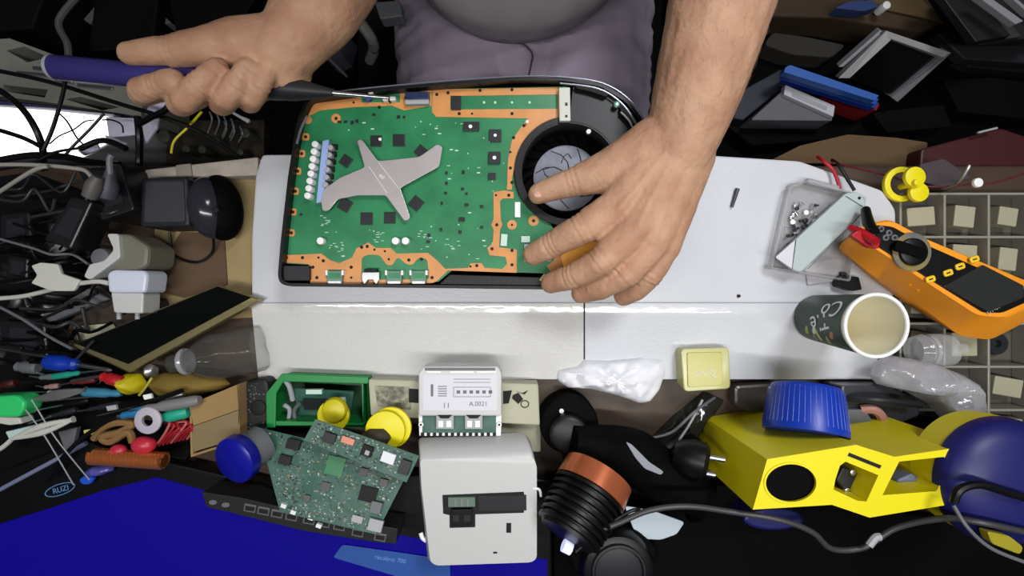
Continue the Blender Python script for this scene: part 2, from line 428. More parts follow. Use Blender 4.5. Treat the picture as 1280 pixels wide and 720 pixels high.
# motherboard
arc = circ(fc[0], fc[1], 70, n=18, a0=272, a1=110)     # anticlockwise round the left of the fan
bd = [(381, 128), (450, 119), (560, 111), (708, 108), (712, 143)] + arc + [(700, 300), (737, 300), (737, 342), (690, 342), (565, 338), (548, 352), (388, 353), (386, 331), (354, 329), (357, 290), (365, 220), (374, 150)]
mb = slab('motherboard', bd, ZP, .0016, pcb_green, con)
copper_list = {
 'top_left': [(381, 126), (450, 118), (450, 127), (540, 121), (540, 131), (500, 139), (482, 133), (440, 134), (392, 139), (381, 150), (378, 147)],
 'ring': [(378, 155), (386, 155), (386, 163), (376, 163)],
}
cz = ZP + .0004
cop = []
cop.append(([(381, 128), (452, 119), (452, 128), (500, 128), (500, 117), (540, 113), (539.5, 132), (505, 138), (490, 132), (440, 134), (400, 138), (386, 145), (378, 145)], []))
cop.append(([(541, 112), (698, 109), (698, 152), (668, 167), (656, 188), (646, 200), (640, 222), (640, 237), (633.5, 237), (634, 230), (635, 200), (640, 175), (652, 158), (660, 148), (545, 146), (540, 140)], [[(563, 120), (697, 118), (697, 136), (563, 137)]]))
cop.append(([(617, 240), (630, 238), (642, 240), (642, 248), (628, 248), (625, 252), (626, 274), (628, 281), (625, 288), (624, 309), (646, 312), (646, 341), (560, 338), (545, 352), (540, 354), (520, 354), (500, 355), (475, 355), (440, 355), (388, 354), (386, 330), (354, 328), (356, 319), (402, 317), (412, 325), (424, 329), (440, 322), (446, 310), (452, 308), (460, 303), (470, 310), (488, 310), (496, 317), (535, 316), (548, 327), (556, 336), (585, 335), (588, 329), (602, 329), (606, 335), (628, 336), (634, 330), (632, 321), (612, 319), (609, 310), (616, 304), (617, 287), (614, 281), (617, 274)], [
    rnd([(408, 337), (429, 337), (429, 350), (408, 350)], 4), rnd([(452, 322), (460, 318), (475, 319), (483, 331), (490, 332), (497, 321), (509, 331), (516, 331), (524, 321), (534, 324), (537, 349), (452, 350)], 4)]))
for x, y in ((382, 171), (377, 192), (372, 214), (369, 239), (366, 265), (364, 291)): cop.append((rnd(rect(x, y, 9, 9), 3), []))
for x, y, r in ((420, 148, 6), (640, 281, 6), (667, 276, 6.5), (385, 150, 5)): cop.append((circ(x, y, r, n=16), []))
cop.append(([(690, 292), (715, 284), (738, 290), (738, 341), (688, 341), (684, 332), (692, 326), (697, 310)], []))
for pts, hl in cop: slab('copper_track', pts, cz, .0006, pcb_orange, mb, holes=hl)
bm = bmesh.new()
HS = []
for x, y in [(420, 148), (382, 171), (377, 192), (372, 214), (369, 239), (366, 265), (364, 291), (640, 281), (667, 276), (620, 244), (636, 244), (621, 281), (615, 311), (640, 313), (640, 331), (596, 332), (588, 333), (540, 347), (527, 324), (511, 325), (486, 324), (459, 308), (468, 312), (481, 314), (439, 334), (439, 347), (404, 326), (391, 334), (398, 322), (378, 322), (396, 347), (358, 322), (385, 126), (546, 118), (560, 116), (600, 113), (640, 112), (574, 142), (590, 142), (640, 142), (642, 172), (638, 190), (638, 210), (640, 228), (452, 309), (500, 350), (442, 128), (474, 134), (655, 157)]:
    slab('screw_hole', circ(x, y, 2.1 if (x + y) % 3 else 1.5, n=10), cz + .0002, .0004, hole_m, mb)
chipm = mat('chip_black', (40, 42, 44), .32)
def chip(x, y, wd, ht, a, th=.0018, m_=None, nm='chip', parent=mb, z=ZP):
    return slab(nm, rect(x, y, wd, ht, a), z + th, th, m_ or chipm, parent, .0003)
for x, y, a, s in ((432, 201, 35, 13), (470, 176, 0, 14), (498.5, 175, 0, 15), (526, 189, 40, 13), (431, 256, 30, 15), (458, 273, 0, 15), (487, 272, 0, 14), (520, 254, 40, 15)): chip(x, y, s, s, a)
for x, y, wd, ht in ((589, 157.5, 20, 11), (619, 169, 15, 15), (618, 197, 15, 15), (615, 220, 9, 8), (577, 274, 7, 5)): chip(x, y, wd, ht, 0, .003)
for x, y, r in ((588, 158, 2.4), (619, 169, 2), (618, 197, 2.4), (475, 174, 2), (659, 152, 2)): slab('glint_dot', circ(x, y, r, n=10), ZP + .0036, .0007, white_pure, mb)  # white dots painting the highlights on the chips
# small black parts scattered over the board
rs = random.Random(3)
for x, y in [(558, 216), (558, 229), (557, 241), (552, 254), (583, 242), (583, 256), (602, 258), (432, 152), (440, 153), (446, 151), (467, 143), (498, 146), (376, 268), (535, 302), (536, 294), (575, 290), (551, 287), (579, 215), (424, 152), (505, 146), (655, 296), (578, 236), (602, 284)]:
    slab('small_component', rect(x, y, rs.uniform(2.5, 4.5), rs.uniform(2.5, 4.5)), ZP + .0012, .0012, chipm, mb)
bm = bmesh.new()
for i in range(90):
    x, y = rs.uniform(400, 630), rs.uniform(150, 325)
    if 400 < x < 555 and 170 < y < 280: continue
    prism_bm(bm, rect(x, y, rs.choice((1.2, 1.6, 4)), rs.choice((.8, 1.5))), ZP + .0003, .0003)
for gx, gy in ((410, 275), (565, 305), (420, 308), (530, 292), (470, 297)):
    for i in range(9): prism_bm(bm, rect(gx + rs.uniform(-9, 9), gy + rs.uniform(-7, 7), 3.5, .7), ZP + .0003, .0003)
o = fin('printed_marks', bm, silk, mb); o['kind'] = 'stuff'
# choke and capacitor bank
for k in range(8):
    x, y = 393.5 - k * 1.35, 180 + k * 9.2
    disc('capacitor', x, y, 4.2, ZP + .009, .009, white_pure, mb, .0006, 16)
for k in range(6):
    x, y = 412.5 - k * 1.3, 184 + k * 9.3
    disc('capacitor', x, y, 3.6, ZP + .008, .008, lt_grey, mb, .0006, 16)
slab('inductor_bar', [(403, 176), (411, 174), (404, 252), (395, 254)], ZP + .006, .006, mat('pale_blue', (150, 172, 220), .4), mb, .0005)
bm = bmesh.new()
for k in range(6): prism_bm(bm, rect(417.5 - k * 1.2, 183 + k * 9.3, 6, 6), ZP + .004, .004)
fin('transistor_row', bm, hole_m, mb)
for x, y, r in ((400, 301, 4.6), (494, 301, 4.6), (506.5, 301, 4.6)): disc('capacitor', x, y, r, ZP + .007, .007, white_pure, mb, .0006, 18)
# edge connectors
def connector(x, y, wd, ht, shell, inner, nm='connector', th=.005):
    c_ = slab(nm, rect(x, y, wd, ht), ZP + th, th, shell, mb, .0004)
    bm = bmesh.new()
    prism_bm(bm, rect(x, y - ht * .1, wd * .78, ht * .45), ZP + th + .0003, .0006); fin('connector_face', bm, inner, mb)
for x in (418, 492.5, 523): 
    connector(x, 346, 19, 15, mat('conn_green', (96, 128, 112), .35), pcb_green)
    bm = bmesh.new()
    for dx in (-10, 10):
        prism_bm(bm, rect(x + dx, 341, 2.4, 6), ZP + .006, .006)
    prism_bm(bm, rect(x, 353, 16, 3), ZP + .0062, .006)
    fin('solder_tab', bm, white_pure, mb)
slab('power_socket', [(452, 340), (474, 340), (474, 349), (470, 356), (466, 350), (460, 350), (455, 356), (452, 350)], ZP + .006, .006, steel, mb, .0005)
chip(463, 338, 16, 4, 0, .007, hole_m, 'power_socket_latch')
slab('ribbon_connector', rect(521, 126, 30, 8, -1), ZP + .006, .006, lt_grey, mb, .0005)
slab('ribbon_latch', rect(521, 119, 30, 9, -1), ZP + .0075, .0075, mat('conn_navy', (24, 38, 74), .4), mb, .0005)
slab('white_connector', rect(486, 123, 16, 5, -2), ZP + .005, .005, white_pure, mb, .0005); chip(486, 123, 2, 7, 0, .006, hole_m, 'connector_gap')
slab('blue_connector', rect(459, 121, 7, 8, -20), ZP + .006, .006, blue_pl, mb, .0005); disc('connector_pin', 463, 115, 3, ZP + .009, .009, white_pure, mb)
slab('drive_connector', rect(706, 130, 14, 42, -1), ZP + .008, .008, off_white, mb, .0006)
chip(708, 130, 3, 4, 0, .0086, dark_grey, 'connector_mark'); chip(708, 145, 3, 3, 0, .0086, dark_grey, 'connector_mark')
chip(570, 128, 12, 17, 0, .003, dark_grey, 'slot_contact')
bm = bmesh.new()
for x in (605, 619, 640, 662): prism_bm(bm, circ(x, 128, 1.6, n=8), ZP + .0003, .0003)
fin('slot_pads', bm, silk, mb)
for x, y, wd, ht, a, mm in ((647, 262, 7, 19, 0, white_pure), (630, 300, 8, 15, 4, silk), (657, 299, 11, 8, 0, silk), (672, 316, 34, 22, 0, lt_grey), (704, 341, 14, 12, 0, paper)):
    slab('chip' if mm != paper else 'label', rect(x, y, wd, ht, a), ZP + .002, .002, mm, mb, .0003)
# screw posts
# black box and grille at the near edge
slab('port_box', rnd([(354, 332), (386, 332), (386, 351), (354, 351)], 2), ZP + .006, .03, dark_grey, con, .0006)
slab('vent_grille', [(548, 356), (562, 343), (690, 347), (684, 359)], ZP + .004, .025, black_pl, con, .0006)
bm = bmesh.new()
for i in range(14): prism_bm(bm, rect(570 + i * 8.4, 352, 1.2, 9, 20), ZP + .0048, .001)
fin('vent_fins', bm, dark_grey, con)
bm = bmesh.new()
for i in range(4): prism_bm(bm, [(674 + i * 6, 350 - i), (680 + i * 6, 342), (682 + i * 6, 343), (677 + i * 6, 352)], ZP + .007, .001)
fin('spring_clip', bm, gold_edge, con)
slab('gold_shield', rnd([(700, 320), (722, 304), (752, 300), (752, 332), (716, 346), (706, 338)], 3), ZP + .009, .004, mat('gold_foil', (240, 168, 62), .4), con, .0006)
slab('shield_label', rect(706, 340, 13, 11), ZP + .0098, .001, paper, con)
# shroud details
slab('shroud_slot', rnd([(720, 104), (746, 108), (762, 116), (758, 121), (738, 114), (720, 110)], 3), ZC, .003, hole_m, con)
slab('shroud_slot', rnd([(777, 128), (786, 136), (797, 152), (790, 156), (780, 146), (775, 136)], 3), ZC, .003, hole_m, con)
disc('shroud_screw', 771, 130, 4, ZC + .001, .004, mat('greenish_metal', (110, 140, 128), .3, metal=.7), con, .0004, 14)
disc('shroud_screw', 736, 164, 3, ZP + .006, .003, white_pure, con, .0004, 12)
bm = bmesh.new(); tube_bm(bm, cr([P(x, y, ZC) for x, y in [(776, 140), (786, 150), (792, 160), (800, 158)]], 5), .0008, 6); fin('shroud_latch', bm, lt_grey, con, True)
# clamp
clampm = mat('brushed_clamp', (186, 178, 178), .36, metal=.4, var=.06, vscale=30)
cl = slab('heat_sink_clamp', rnd([(401, 250), (403, 264), (411, 263), (422, 249), (447, 244), (482, 244), (506, 277), (513, 272), (500, 235), (549, 208), (553, 183), (546, 180), (540, 185), (524, 196), (487, 200), (472, 201), (452, 174), (446, 175), (456, 209), (425, 222), (404, 237)], 3, 2), ZP + .007, .0012, clampm, con, .0004)
etch = mat('etch', (226, 222, 220), .4)
bm = bmesh.new()
for a, b_ in (((461, 208), (484, 242)), ((473, 203), (498, 235))):
    A_, B_ = P(*a, ZP + .0072), P(*b_, ZP + .0072); tube_bm(bm, [A_, B_], .0003, 5)
fin('etched_line', bm, etch, con)
text('etched_mark', '60', 477, 221, ZP + .0071, 5, etch, con, 45)
for x, y in ((406, 256), (448, 178), (508, 273), (548, 187)): disc('clamp_foot', x, y, 3, ZP + .006, .006, steel, con, 0, 12)

# ---------------------------------------------------------------- the person
per = thing('person', 'person in grey t-shirt and trousers sitting behind the bench, both hands over the console', 'person', (0, .42, -.75))
bm = bmesh.new()
# arm and open hand over the fan (right of picture)
chain(bm, [(955, -170, .10, .046), (902, 0, .105, .0405), (878, 90, .098, .0362), (860, 150, .090, .0315), (846, 188, .084, .0285)])
chain(bm, [(838, 178, .082, .025), (772, 260, .083, .0168)])
chain(bm, [(844, 186, .084, .025), (795, 286, .087, .0168)])
chain(bm, [(854, 194, .082, .023), (815, 302, .084, .0158)])
chain(bm, [(860, 196, .079, .022), (829, 308, .078, .0145)])
chain(bm, [(824, 184, .080, .027), (764, 213, .074, .0190), (716, 228, .066, .0126), (673, 242, .057, .0094)])
chain(bm, [(806, 208, .078, .023), (782, 245, .080, .019)])
chain(bm, [(772, 260, .083, .0165), (728, 286, .082, .0136), (692, 305, .067, .0116), (667, 318, .055, .0098)])
chain(bm, [(795, 286, .088, .0163), (752, 327, .088, .0128), (716, 346, .072, .0112), (689, 354, .057, .0094)])
chain(bm, [(815, 302, .085, .0154), (783, 343, .085, .0120), (750, 360, .071, .0104), (726, 367, .058, .0090)])
chain(bm, [(829, 308, .078, .0138), (812, 345, .076, .0108), (795, 362, .064, .0096), (779, 371, .053, .0084)])
for x_, y_, z_ in ((776, 262, .0985), (799, 288, .1035), (819, 303, .0995), (831, 310, .0905)): chain(bm, [(x_, y_, z_ - .006, .0075), (x_ - 1, y_ + 1, z_ - .006, .0075)])
for k_, w_ in (((774, 261, .0968), (834, 190, .1040)), ((796, 286, .1008), (842, 196, .1050)), ((815, 302, .0972), (850, 202, .1020)), ((829, 308, .0892), (858, 206, .0970))): chain(bm, [(*k_, .0042), (*w_, .0034)])
# arm and curled hand holding the driver (left of picture)
chain(bm, [(480, -140, .02, .040), (438, -55, .06, .037), (398, 8, .098, .0325), (371, 44, .104, .0265), (352, 64, .104, .0255)])
chain(bm, [(350, 58, .106, .024), (300, 55, .108, .0200), (255, 59, .112, .0142), (212, 63, .113, .0112), (162, 67, .113, .0086)])
chain(bm, [(350, 74, .098, .025), (285, 80, .084, .0165)])
chain(bm, [(352, 88, .096, .023), (320, 98, .080, .0165)])
chain(bm, [(330, 84, .088, .020), (262, 90, .078, .0135)])
chain(bm, [(258, 68, .109, .0085), (216, 76, .110, .0060)])
chain(bm, [(245, 96, .078, .0130), (178, 116, .098, .0104), (177, 113, .112, .0098), (216, 100, .122, .0084)])
chain(bm, [(270, 102, .078, .0125), (226, 129, .100, .0108), (231, 124, .118, .0102), (252, 104, .124, .0098), (272, 87, .122, .0088)])
chain(bm, [(300, 104, .078, .0120), (277, 129, .100, .0100), (282, 122, .117, .0096), (298, 103, .122, .0093), (309, 86, .120, .0084)])
chain(bm, [(325, 106, .080, .0110), (312, 127, .098, .0088), (315, 121, .112, .0086), (327, 104, .118, .0082), (334, 90, .116, .0074)])
# elbows, upper arms, shoulders and trunk, mostly above the frame
eR = P(955, -170, .10); eL = P(480, -140, .02)
wchain(bm, [(eR.x, eR.y, eR.z, .046), (.185, .50, .30, .055)])
wchain(bm, [(eL.x, eL.y, eL.z, .042), (-.185, .50, .30, .055)])
wchain(bm, [(.185, .50, .30, .055), (0, .50, .33, .08), (-.185, .50, .30, .055)])
wchain(bm, [(0, .50, .33, .08), (0, .52, .10, .12), (0, .50, -.10, .12)])
wchain(bm, [(0, .50, .36, .055), (0, .455, .47, .050)])
wchain(bm, [(0, .43, .545, .078), (0, .40, .59, .086)]); wchain(bm, [(0, .405, .50, .048), (0, .36, .50, .034)])      # skull and jaw, looking down at the work
wchain(bm, [(0, .322, .535, .012), (0, .318, .555, .009)]); wchain(bm, [(-.082, .41, .56, .012), (-.086, .42, .575, .012)]); wchain(bm, [(.082, .41, .56, .012), (.086, .42, .575, .012)])
JN = []
for a_, b_, c_ in (((772, 260, .083), (728, 286, .082), (692, 305, .067)), ((728, 286, .082), (692, 305, .067), (667, 318, .055)), ((795, 286, .088), (752, 327, .088), (716, 346, .072)), ((752, 327, .088), (716, 346, .072), (689, 354, .057)), ((815, 302, .085), (783, 343, .085), (750, 360, .071)), ((829, 308, .078), (812, 345, .076), (795, 362, .064)), ((764, 213, .074), (716, 228, .066), (673, 242, .057)),
    ((300, 55, .108), (212, 63, .113), (162, 67, .113)), ((177, 113, .112), (200, 106, .118), (216, 100, .122)), ((231, 124, .118), (252, 104, .124), (272, 87, .122)), ((282, 122, .117), (298, 103, .122), (309, 86, .120)), ((315, 121, .112), (327, 104, .118), (334, 90, .116))):
    JN.append((P(*b_), (P(*c_) - P(*a_)).normalized()))
def veins(co, no):
    g = 0
    for p_, d_ in JN:
        e = co - p_
        if e.length < .017:
            q = e.dot(d_)
            for o_ in (-.0042, 0, .0042): g -= .00075 * math.exp(-((q - o_) / .0011) ** 2)
    return no * (g + noise.noise(co * 60) * .0006 + noise.noise(co * 150) * .0003)
body = remesh('body', bm, skin, per, .0016, 5, veins)
rh = random.Random(12); hm = bmesh.new(); cnt = 0
vs_ = [v for v in body.data.vertices if v.normal.z > .1 and ((.12 < v.co.x < .24 and .13 < v.co.y < .30) or (-.19 < v.co.x < -.10 and .22 < v.co.y < .30))]
for v in rh.sample(vs_, min(260, len(vs_))):
    d = (Vector((rh.uniform(-.5, .9), -1, .15)) - v.normal * .0); d = (d - v.normal * d.dot(v.normal)).normalized(); l_ = rh.uniform(.004, .009)
    tube_bm(hm, [v.co + v.normal * .0002, v.co + d * l_ * .5 + v.normal * .0009, v.co + d * l_ + v.normal * .0006], .00005, 3)
fin('arm_hair', hm, mat('hair_brown', (104, 76, 58), .6), per)['kind'] = 'stuff'
bm = bmesh.new(); wchain(bm, [(0, .445, .585, .086), (0, .415, .625, .078)]); wchain(bm, [(0, .46, .55, .078), (0, .445, .585, .086)])
remesh('hair', bm, mat('dark_hair', (28, 22, 18), .7), per, .005, 3)
for sx in (-.03, .03):
    c = Vector((sx, .322, .57)); lathe('eye', [(0, 0), (.002, .008), (.008, .012), (.012, .010), (.012, 0)], c, c + Vector((0, 1, .1)), off_white, per, 16)
tube_m = bmesh.new(); tube_bm(tube_m, [Vector((-.022, .327, .508)), Vector((0, .322, .506)), Vector((.022, .327, .508))], .004, 8); fin('lips', tube_m, mat('lips', (150, 84, 76), .5), per, True)
# nails that show
def nailp(px, py, z, a, l=.010, w_=.0075):
    me = bpy.data.meshes.new('n'); b2 = bmesh.new()
    bmesh.ops.create_uvsphere(b2, u_segments=14, v_segments=8, radius=1, matrix=Matrix.Translation(P(px, py, z)) @ Matrix.Rotation(math.radians(-a), 4, 'Z') @ Matrix.Diagonal((l / 2, w_ / 2, .0016, 1)))
    return fin('fingernail', b2, nail, per, True)
nailp(669, 318, .0618, 155); nailp(694, 354.5, .0634, 165); nailp(728, 365, .0655, 165, .009, .007)
nailp(674, 242, .0652, 163, .011, .008); nailp(781, 370.5, .0598, 150, .008, .006)
# t-shirt
bm = bmesh.new()
wchain(bm, [(0, .52, .28, .13), (.005, .455, .08, .150), (.006, .418, -.04, .142)])
wchain(bm, [(-.03, .45, .0, .13), (.045, .45, .0, .13)])
wchain(bm, [(.185, .50, .30, .066), (.175, .44, .18, .064)]); wchain(bm, [(-.185, .50, .30, .066), (-.165, .45, .18, .064)])
wchain(bm, [(.185, .50, .30, .07), (-.185, .50, .30, .07)])
def folds(co, no):
    return no * (noise.noise(Vector((co.x * 6, co.y * 16, co.z * 16))) * .006)
remesh('tshirt', bm, shirt_m, per, .006, 6, folds)
# trousers
bm = bmesh.new()
wchain(bm, [(-.068, .50, -.205, .10), (-.068, .20, -.20, .082), (-.07, -.02, -.19, .066), (-.075, -.04, -.62, .05)])
wchain(bm, [(.098, .50, -.205, .10), (.098, .20, -.20, .085), (.095, -.02, -.19, .066), (.10, -.04, -.62, .05)])
wchain(bm, [(-.05, .50, -.17, .12), (.07, .50, -.17, .12)])
wchain(bm, [(0, .36, -.20, .085), (.03, .36, -.20, .085)])
wchain(bm, [(0.015, .30, -.19, .07), (.015, .18, -.22, .05)])
def tfolds(co, no):
    v = Vector((co.x * 5 + co.y * 3, co.y * 38 - co.x * 6, co.z * 10))
    return no * ((.5 - abs(noise.noise(v))) * .010 + noise.noise(co * 40) * .0015)
remesh('trousers', bm, trouser_m, per, .0045, 5, tfolds)
for sx in (-.08, .105):
    bm = bmesh.new(); wchain(bm, [(sx, -.03, -.70, .045), (sx, -.15, -.71, .035)]); remesh('shoe', bm, black_soft, per, .006, 5)
# seam at the fly
bm = bmesh.new(); tube_bm(bm, cr([P(x, y, z) for x, y, z in ((651, 52, -.105), (665, 66, -.108), (664, 80, -.106), (661, 94, -.103))], 4), .0012, 6); fin('trouser_seam', bm, mat('seam', (60, 54, 66), .9), per, True)

# chair the person sits on
t = thing('office_chair', 'dark office chair under the person, grey armrest bracket showing beside the trousers', 'chair', (0, .45, -.75))
wbox('seat', -.2, .25, .22, .68, -.37, -.315, black_soft, t, .02)
bm = bmesh.new(); wchain(bm, [(0, .45, -.73, .03), (0, .45, -.37, .03)]); remesh('column', bm, black_soft, t, .006, 2)
bm = bmesh.new()
for k in range(5):
    a = k * 2 * PI / 5; tube_bm(bm, [Vector((0, .45, -.70)), Vector((.2 * math.cos(a), .45 + .2 * math.sin(a), -.735))], .015, 8)
fin('base', bm, black_soft, t)
tube('armrest', [(452, 30, -.12), (464, 48, -.13), (467, 62, -.15), (462, 76, -.17)], .0068, mat('armrest_grey', (112, 112, 108), .5), t)
slab('armrest_bracket', rnd([(468, 2), (500, 0), (503, 20), (475, 24)], 3), -.10, .02, mid_grey, t, .003)

# ---------------------------------------------------------------- the screwdriver in the left hand
t = thing('electric_screwdriver', 'slim violet and grey cylindrical screwdriver held in the hand at upper left', 'screwdriver', P(160, 90, .112))
hv = mat('violet_metal', (76, 70, 150), .35, metal=.5)
A_, B_ = P(66, 84, .103), P(338, 109, .100); ax = (B_ - A_).normalized(); L_ = (B_ - A_).length
lathe('handle', [(0, .0), (0, .0088), (.001, .0095), (L_ * .6, .0095), (L_ * .98, .009), (L_, .006)], A_, B_, hv, t)
lathe('end_cap', [(-.0015, 0), (-.0015, .0088), (.0, .0097), (.002, .0097)], A_, B_, lt_grey, t)
lathe('collar', [(-.004, .0094), (.018, .009), (.034, .0062), (.05, .003)], B_, B_ + ax, dark_grey, t)
lathe('shaft', [(.048, .0022), (.075, .0016), (.094, .0012)], B_, B_ + ax, steel, t, 12)

exec_rest = True
# ---------------------------------------------------------------- right side of the board
A = lambda: None
t = tag(tube('screw', [(922, 236, .0025), (915, 259, .0025)], [.0022, .0014], mat('dark_screw', (84, 84, 92), .4, metal=.6), None, 10, False), 'small dark screw lying alone on the white board right of the hand', 'screw')
t = tag(disc('tiny_screw', 924, 370, 2, .002, .002, hole_m, None, 0, 10), 'tiny dark speck of a screw on the white board near its ridge', 'screw')
# paper cup
cb, ct = P(1020, 395, 0), P(1095, 407, .083)
bc = Vector((ct.x - .0, ct.y, 0)); top_c = Vector((ct.x, ct.y, .083)); 
bc = Vector(((cb.x + ct.x) / 2, (cb.y + ct.y) / 2, .001))
t = thing('paper_cup', 'empty paper coffee cup, dark green printed outside and cream inside', 'cup', bc)
cupg = mat('cup_green', (38, 66, 50), .45, var=.35, vscale=25)
cupi = mat('cup_cream', (238, 232, 208), .6)
ax_ = (top_c - bc).normalized(); Lc = (top_c - bc).length
r0, r1 = .0222, 39 * mpp(.083)
lathe('cup_wall', [(0, 0), (0, r0), (Lc, r1), (Lc, r1 - .0008), (.004, r0 - .0008), (.004, 0)], bc, top_c, cupi, t, 48)
lathe('printed_sleeve', [(.0008, r0 + .0004), (Lc * .93, r0 + (r1 - r0) * .93 + .0004), (Lc * .93, r0 + (r1 - r0) * .93), (.0008, r0), (.0008, r0 + .0004)], bc, top_c, cupg, t, 48)
# rim
bm = bmesh.new(); sx_ = ax_.orthogonal().normalized(); sy_ = ax_.cross(sx_)
tube_bm(bm, [top_c + (sx_ * math.cos(k * 2 * PI / 40) + sy_ * math.sin(k * 2 * PI / 40)) * r1 for k in range(41)], .0017, 8); fin('rim', bm, white_pure, t, True)
def wrap(nm, body, size, ang, hgt, m_, spin=90):
    me = text_mesh(body, size, .0001); rot = Matrix.Rotation(math.radians(spin), 2)
    for v in me.vertices:
        q = rot @ Vector((v.co.x, v.co.y)); h_ = hgt + q.y; r = r0 + (r1 - r0) * h_ / Lc + .0008 + (0.0002 if v.co.z > 0 else 0)
        a = math.radians(ang) + q.x / r
        v.co = bc + ax_ * h_ + Vector((math.cos(a), math.sin(a), 0)) * r
    return link(nm, me, m_, t)
wrap('cup_lettering', 'Co', .022, 150, .058, white_pure, -75); wrap('cup_lettering', 'Tle', .022, 180, .045, white_pure, -75)
for k, (a_, h_, c_) in enumerate(((205, .020, (150, 170, 60)), (214, .036, (190, 190, 130)), (222, .048, (150, 160, 90)), (205, .060, (190, 120, 90)), (220, .028, (120, 130, 80)), (200, .034, (226, 226, 210)))):
    rr = r0 + (r1 - r0) * h_ / Lc; u = Vector((math.cos(math.radians(a_)), math.sin(math.radians(a_)), 0)); c = bc + ax_ * h_ + u * (rr - .0005)
    b2 = bmesh.new(); bmesh.ops.create_icosphere(b2, subdivisions=2, radius=1, matrix=Matrix.Translation(c) @ u.to_track_quat('Z', 'Y').to_matrix().to_4x4() @ Matrix.Rotation(a_ + k, 4, 'Z') @ Matrix.Diagonal((.0032, .0068, .0012, 1)))
    fin('printed_leaf', b2, mat('leaf%d' % k, c_, .5), t, True)

# tissue and the small yellow box
tag(blob('crumpled_tissue', [(695, 474), (697, 462), (722, 457), (728, 449), (760, 450), (800, 446), (829, 449), (832, 463), (824, 487), (812, 502), (800, 504), (772, 494), (740, 486), (710, 484)], -.010, .015, paper, None, .45, 55, 3, 18, 90, 2, True), 'crumpled white paper tissue on the front edge of the white board', 'tissue')
t = thing('plastic_box', 'small translucent yellow plastic box at the front edge of the white board', 'box', P(878, 462, -.01))
loft('box_body', [(rnd([(843, 434), (908, 434), (910, 478), (846, 480)], 4), -.009), (rnd([(851, 436), (911, 434), (913, 486), (855, 490)], 6), .010)], clear_y, t, False, .001)
slab('box_lid_face', rnd([(859, 441), (903, 440), (904, 482), (860, 484)], 3), .0112, .0012, mat('yellow_lid', (178, 172, 82), .25), t, .0004)
bm = bmesh.new()
tube_bm(bm, cr([P(x, y, .0115) for x, y in ((868, 470), (876, 465), (880, 468), (888, 463), (893, 465), (890, 470), (896, 472))], 4), .0005, 5); fin('lid_scribble', bm, paper, t, True)

# clear parts box with bits and grey plastic cover lying over it
t = thing('parts_tray', 'clear plastic tray of small metal screws under the pale blade-shaped cover', 'tray', P(1020, 290, 0))
slab('tray_base', rnd([(985, 230), (1010, 226), (1080, 246), (1076, 300), (1060, 352), (965, 336), (963, 326)], 4), .004, .003, mat('tray_clear', (196, 194, 196), .2, trans=.3, alpha=.6), t, .0008)
ot = rnd([(987, 233), (1012, 224), (1084, 246), (1063, 352), (963, 336)], 4)
slab('tray_wall', ot, .014, .011, clear, t, 0, holes=[inset(ot, 2.5)])
slab('tray_hinge', rnd([(1011, 222), (1050, 232), (1049, 239), (1010, 229)], 2), .013, .008, clear_bag, t, .001)
rs = random.Random(5)
for i in range(46):
    x, y = rs.uniform(978, 1022), rs.uniform(246, 310)
    if x < 990 - (y - 250) * .2: x += 12
    if i % 3: chp = slab('loose_screw', rect(x, y, rs.uniform(3, 6), rs.uniform(2, 4), rs.uniform(0, 180)), .005 + rs.uniform(.001, .005), .0015, rs.choice((steel, dull_steel, dark_grey)), None, .0003)
    else: chp = disc('loose_screw', x, y, rs.uniform(2, 3.6), .006 + rs.uniform(.001, .004), .002, rs.choice((steel, dark_grey, white_pure)), None, .0003, 10)
    tag(chp, 'small loose metal screw or nut heaped inside the clear tray', 'screw', 'loose screws in the clear tray')
t = thing('plastic_cover', 'pale grey-green blade-shaped plastic cover with a small hole, lying across the tray', 'cover', P(1025, 290, .015))
cov = mat('pale_cover', (172, 184, 184), .45)
slab('cover_plate', rnd([(971, 321), (1058, 241), (1072, 239), (1082, 250), (1082, 264), (1001, 341), (992, 338)], 4, 3), .022, .006, cov, t, .0015)
slab('cover_tip', [(970, 321), (994, 300), (990, 336), (971, 323)], .0226, .0014, mat('pale_cover_tip', (206, 205, 212), .4), t, .0004)
bm = bmesh.new(); tube_bm(bm, [P(x, y, .0224) for x, y in ((995, 300), (990, 337))], .0004, 5); tube_bm(bm, cr([P(x, y, .0224) for x, y in ((1010, 336), (1060, 286), (1080, 263))], 4), .0004, 5); tube_bm(bm, [P(x, y, .0224) for x, y in ((1057, 245), (1078, 258))], .0004, 5); fin('cover_groove', bm, mid_grey, t, True)
disc('cover_hole', 1074.5, 247.5, 1.9, .0225, .001, hole_m, t, 0, 12)
tag(slab('paper_slip', rnd([(1006, 330), (1050, 322), (1052, 350), (1010, 356)], 2), .0025, .0012, mat('slip', (196, 192, 198), .7), None), 'small pale slip of card with two dots, half under the clear tray', 'card')
t = thing('key_clip', 'small black plastic clip between the cup and the orange multimeter', 'clip', P(1062, 352, 0))
slab('clip_body', rnd([(1047, 349), (1052, 344), (1074, 346), (1078, 362), (1066, 364), (1048, 358)], 2), .010, .010, black_pl, t, .001)
slab('clip_tab', rnd([(1052, 340), (1060, 341), (1060, 345), (1052, 344)], 1), .008, .008, dark_grey, t, .0005)
